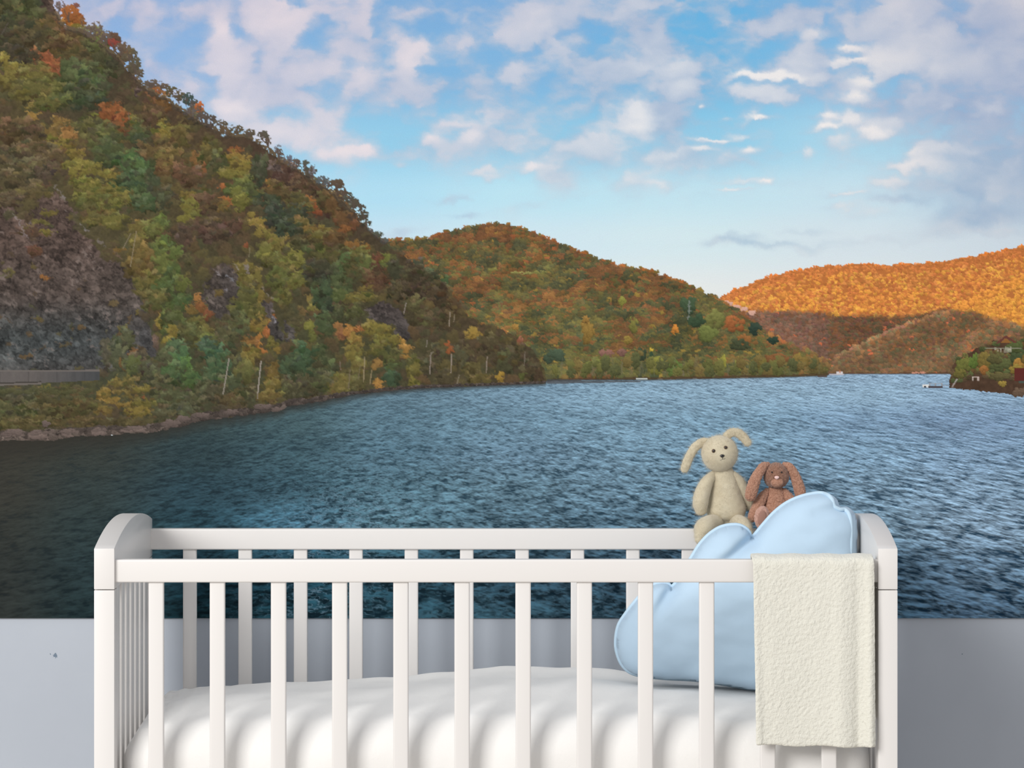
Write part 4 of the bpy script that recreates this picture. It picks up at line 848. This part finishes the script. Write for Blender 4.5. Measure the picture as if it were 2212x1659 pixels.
# ---------------------------------------------------------------- blanket over the front rail
def blanket():
    bm = bmesh.new()
    ztop = zt(1209, FY0); zf = 1.39-(1608-495)/1400; zb = .63
    path = []
    for i in range(46): t = i/45; path.append((-.0085, zf+(ztop-.004-zf)*t, 'f', 1-t))
    for i in range(1, 12):
        a = math.pi*i/12; path.append((.018-.0265*math.cos(a), ztop-.003+.0085*math.sin(a)**.8, 't', 0))
    for i in range(36): t = i/35; path.append((.0445, ztop-.004-(ztop-.004-zb)*t, 'b', t))
    nx = 110; rows = []
    for (y, z, s, t) in path:
        row = []
        for j in range(nx+1):
            u = j/nx
            if s == 'f': x0, x1 = 1626+7*t, 1887+1.0*t
            elif s == 't': x0, x1 = 1624, 1886
            else: x0, x1 = 1636+2*t, 1898
            px = x0+(x1-x0)*u
            x = P(px, 0, 0).x
            w = 0; dz = 0
            if s == 'f':
                k = .25+.75*t
                w = -k*(.0085*math.exp(-((u-.965)/.030)**2)-.005*math.exp(-((u-.86)/.045)**2)+.0028*math.exp(-((u-.72)/.06)**2)+.0018*math.sin(u*9+1)+.0030*math.exp(-((u-.02)/.03)**2))
                w -= .0012*noise.noise(Vector((u*5, z*14, 2)))+.001
                dz = (-.004*u+.0012*math.sin(u*14))*t
            if s == 'b': w = .001*math.sin(u*11)*t
            if s == 'b': w = min(w, .0008)
            row.append(bm.verts.new((x, y+w, z+dz+(0.0007*math.sin(u*23) if s == 't' else 0))))
        rows.append(row)
    for a, b in zip(rows, rows[1:]):
        for j in range(nx): bm.faces.new((a[j], a[j+1], b[j+1], b[j]))
    o = obj('blanket', bm, M_blank)
    m = o.modifiers.new('thick', 'SOLIDIFY'); m.thickness = .0055; m.offset = 0
    m = o.modifiers.new('sub', 'SUBSURF'); m.levels = 1; m.render_levels = 2
    tx = bpy.data.textures.new('terry', 'CLOUDS'); tx.noise_scale = .0055; tx.noise_depth = 2
    dm = o.modifiers.new('pile', 'DISPLACE'); dm.texture = tx; dm.strength = .0013; dm.mid_level = .5; dm.texture_coords = 'LOCAL'
    o['label'] = 'cream textured baby blanket hanging over the front rail of the crib'; o['category'] = 'blanket'
blanket()

# ---------------------------------------------------------------- soft toys sitting on the back rail
SY = .634
def chain(pts, n=6, dy=0):
    """pixel points (x, y, Y, r in px) -> metres"""
    out = []
    for q in catmull(pts, n):
        c = P(q[0], q[1], q[2]); out.append((c.x, c.y, c.z, max(q[3], .3)*(D+q[2])/F))
    return out
def limb(name, pts, mat, root, flat=1., seg=28, fz=.0004, fs=500, n=7, nub=0):
    bm = bmesh.new(); sweep(bm, chain(pts, n), seg, flat)
    if nub:
        bmesh.ops.subdivide_edges(bm, edges=bm.edges, cuts=1, use_grid_fill=True)
    rough_up(bm, fz, fs, nub, 900)
    return obj(name, bm, mat, root)
def ball(name, c, r, mat, root, fz=0, fs=500, nub=0, seg=40, shape=None):
    bm = bmesh.new(); bmesh.ops.create_uvsphere(bm, u_segments=seg, v_segments=seg//2+4, radius=1)
    for v in bm.verts:
        p = v.co.copy()
        if shape: p = shape(p)
        v.co = Vector((c[0]+p.x*r[0], c[1]+p.y*r[1], c[2]+p.z*r[2]))
    if fz: rough_up(bm, fz, fs, nub, 900)
    return obj(name, bm, mat, root)
K = (D+SY)/F
def cream_rabbit():
    root = thing('rabbit_plush', 'cream plush rabbit with one raised ear sitting on the back rail of the crib', 'soft toy', P(1566, 1142, SY))
    m = M_cream
    limb('torso', [(1561,1010,SY,19),(1562,1022,SY,24),(1564,1045,SY,30),(1566,1070,SY,36),(1568,1094,SY,42),(1569,1107,SY,42),(1569,1119,SY,35),(1569,1125,SY,20)], m, root, flat=.72, seg=44, fz=.0007, fs=160)
    ball('head', P(1554.5, 980, SY-.006), (39.5*K, 34*K, 39.5*K), m, root, fz=.0006, fs=170, seg=56, shape=lambda p: Vector((p.x*(1+.03*p.z), p.y, p.z*(1 if p.z > 0 else 1.0))))
    limb('ear', [(1532,953,SY-.004,6),(1518,955,SY-.004,9),(1501,967,SY-.004,9.5),(1490,985,SY-.005,9.5),(1483,1002,SY-.006,10),(1479,1013,SY-.006,9)], m, root, flat=.6, fz=.0009, fs=260)
    limb('ear', [(1568,950,SY-.004,8),(1572,940,SY-.004,9),(1582,934,SY-.004,9),(1595,936,SY-.004,9.5),(1607,946,SY-.004,9.5),(1615,957,SY-.004,8.5)], m, root, flat=.6, fz=.0009, fs=260)
    limb('arm', [(1540,1026,SY-.004,9),(1527,1042,SY-.012,14),(1517,1066,SY-.018,17),(1513,1088,SY-.020,17),(1514,1102,SY-.020,13)], m, root, fz=.0006, fs=170)
    limb('arm', [(1584,1026,SY,9),(1596,1042,SY+.004,13),(1607,1066,SY+.008,14.5),(1615,1084,SY+.010,13),(1620,1094,SY+.010,10)], m, root, fz=.0006, fs=170)
    limb('leg', [(1548,1126,SY-.010,16),(1532,1133,SY-.030,20),(1521,1142,SY-.045,21.5),(1515,1156,SY-.050,17),(1512,1166,SY-.052,12)], m, root, fz=.0006, fs=170)
    limb('leg', [(1588,1124,SY-.010,14),(1600,1131,SY-.030,17),(1608,1140,SY-.042,17),(1613,1152,SY-.047,14)], m, root, fz=.0006, fs=170)
    hy = SY-.006; R = 37*K
    def onhead(px, py, lift=0):
        dx = (px-1554.5)/39.5; dz = (py-980)/39.5; return hy-34*K*math.sqrt(max(0, 1-dx*dx-dz*dz))-lift
    for (px, py) in ((1541.5, 974), (1567.5, 966.8)):
        y = onhead(px, py)
        e = ball('eye', P(px, py, y), (4.1*K, 2.6*K, 4.1*K), M_iris, root, seg=20)
        ball('pupil', P(px+.2, py, y-1.4*K), (2.5*K, 1.9*K, 2.5*K), M_black, e, seg=16)
    ball('nose', P(1560, 985, onhead(1560, 985)), (5*K, 2.6*K, 3.6*K), M_black, root, seg=20, shape=lambda p: Vector((p.x*(1+.35*p.z), p.y, p.z)))
    bm = bmesh.new()
    def th(pts): sweep(bm, [(*P(x, y, onhead(x, y)-.0002), .62*K) for x, y in pts], 8)
    th([(1560, 986), (1560.6, 989.5), (1561, 992)]); th([(1561, 991.6), (1558, 993.4), (1555.6, 993.6)]); th([(1561, 991.6), (1564, 991.6), (1566.6, 990.6)])
    obj('mouth', bm, M_black, root)
def brown_rabbit():
    root = thing('rabbit_plush', 'small brown curly plush rabbit with long drooping ears beside the cream one', 'soft toy', P(1676, 1142, SY))
    m = M_brown; kw = dict(fz=.0011, fs=330, nub=.0009)
    limb('torso', [(1677,1050,SY,12),(1676,1058,SY,18),(1676,1075,SY,24),(1676,1092,SY,28),(1675,1108,SY,29),(1675,1121,SY,24),(1675,1128,SY,14)], m, root, flat=.8, seg=40, **kw)
    ball('head', P(1677, 1027, SY-.006), (27.5*K, 25*K, 28.5*K), M_face, root, fz=.0010, fs=330, nub=.0008, seg=72, shape=lambda p: Vector((p.x*(1-.10*p.z), p.y*(1-.12*p.z), p.z)))
    ball('muzzle', P(1678.5, 1042, SY-.006-19*K), (14*K, 9*K, 11*K), M_brown, root, fz=.0008, fs=330, nub=.0006, seg=40)
    limb('ear', [(1660,1004,SY-.006,6),(1650,1008,SY-.012,9.5),(1639,1022,SY-.020,11),(1630,1040,SY-.026,12.5),(1624,1060,SY-.028,13.5),(1621,1072,SY-.028,12.5)], m, root, flat=.65, **kw)
    limb('ear', [(1694,1004,SY-.004,6),(1704,1008,SY-.006,9),(1713,1020,SY-.006,10.5),(1721,1038,SY-.006,11.5),(1727,1058,SY-.006,12.5),(1730,1072,SY-.006,11.5)], m, root, flat=.65, **kw)
    limb('arm', [(1657,1062,SY-.002,8),(1646,1076,SY-.008,11),(1637,1094,SY-.014,12.5),(1629,1110,SY-.018,12),(1625,1119,SY-.020,10)], m, root, **kw)
    limb('arm', [(1694,1062,SY-.002,8),(1704,1074,SY-.006,10.5),(1712,1090,SY-.010,11.5),(1718,1104,SY-.012,10)], m, root, **kw)
    limb('leg', [(1668,1124,SY-.008,13),(1658,1122,SY-.030,15),(1650,1120,SY-.050,15.5)], m, root, **kw)
    limb('leg', [(1686,1126,SY-.008,13),(1698,1124,SY-.026,13),(1706,1126,SY-.036,12)], m, root, **kw)
    # upturned foot with its smooth sole
    fy = SY-.058
    ft = ball('foot', P(1645.5, 1118, fy), (16*K, 9*K, 25*K), M_pink, root, fz=.0010, fs=330, nub=.0008, seg=56, shape=lambda p: Vector((p.x*(1+.06*p.z)+.12*p.z, p.y, p.z)))
    ball('sole', P(1646.5, 1120, fy-7.2*K), (9.3*K, 3.4*K, 17.5*K), M_sole, ft, seg=28, shape=lambda p: Vector((p.x*(1+.06*p.z)+.12*p.z, p.y, p.z)))
    ball('nose', P(1678, 1032, SY-.006-27*K), (5*K, 3*K, 3.8*K), M_rose, root, seg=20, shape=lambda p: Vector((p.x*(1+.35*p.z), p.y, p.z)))
    for px in (1667.5, 1688.5):
        ball('eye', P(px, 1020, SY-.006-22.6*K), (1.9*K, 1.9*K, 1.9*K), M_black, root, seg=16)
cream_rabbit(); brown_rabbit()
# short pile on the cream toy
for o in [q for q in bpy.data.objects if q.type == 'MESH' and q.data.materials and q.data.materials[0] == M_cream]:
    m = o.modifiers.new('pile', 'PARTICLE_SYSTEM'); ps = o.particle_systems[0].settings
    ps.type = 'HAIR'; ps.count = {'torso': 5000, 'head': 5000}.get(o.name.split('.')[0], 2400); ps.hair_length = .0022
    ps.use_advanced_hair = True; ps.brownian_factor = .0012; ps.factor_random = .0008; ps.root_radius = .09; ps.tip_radius = .02; ps.radius_scale = .0012; ps.hair_step = 3
    o.particle_systems[0].seed = len(o.name)
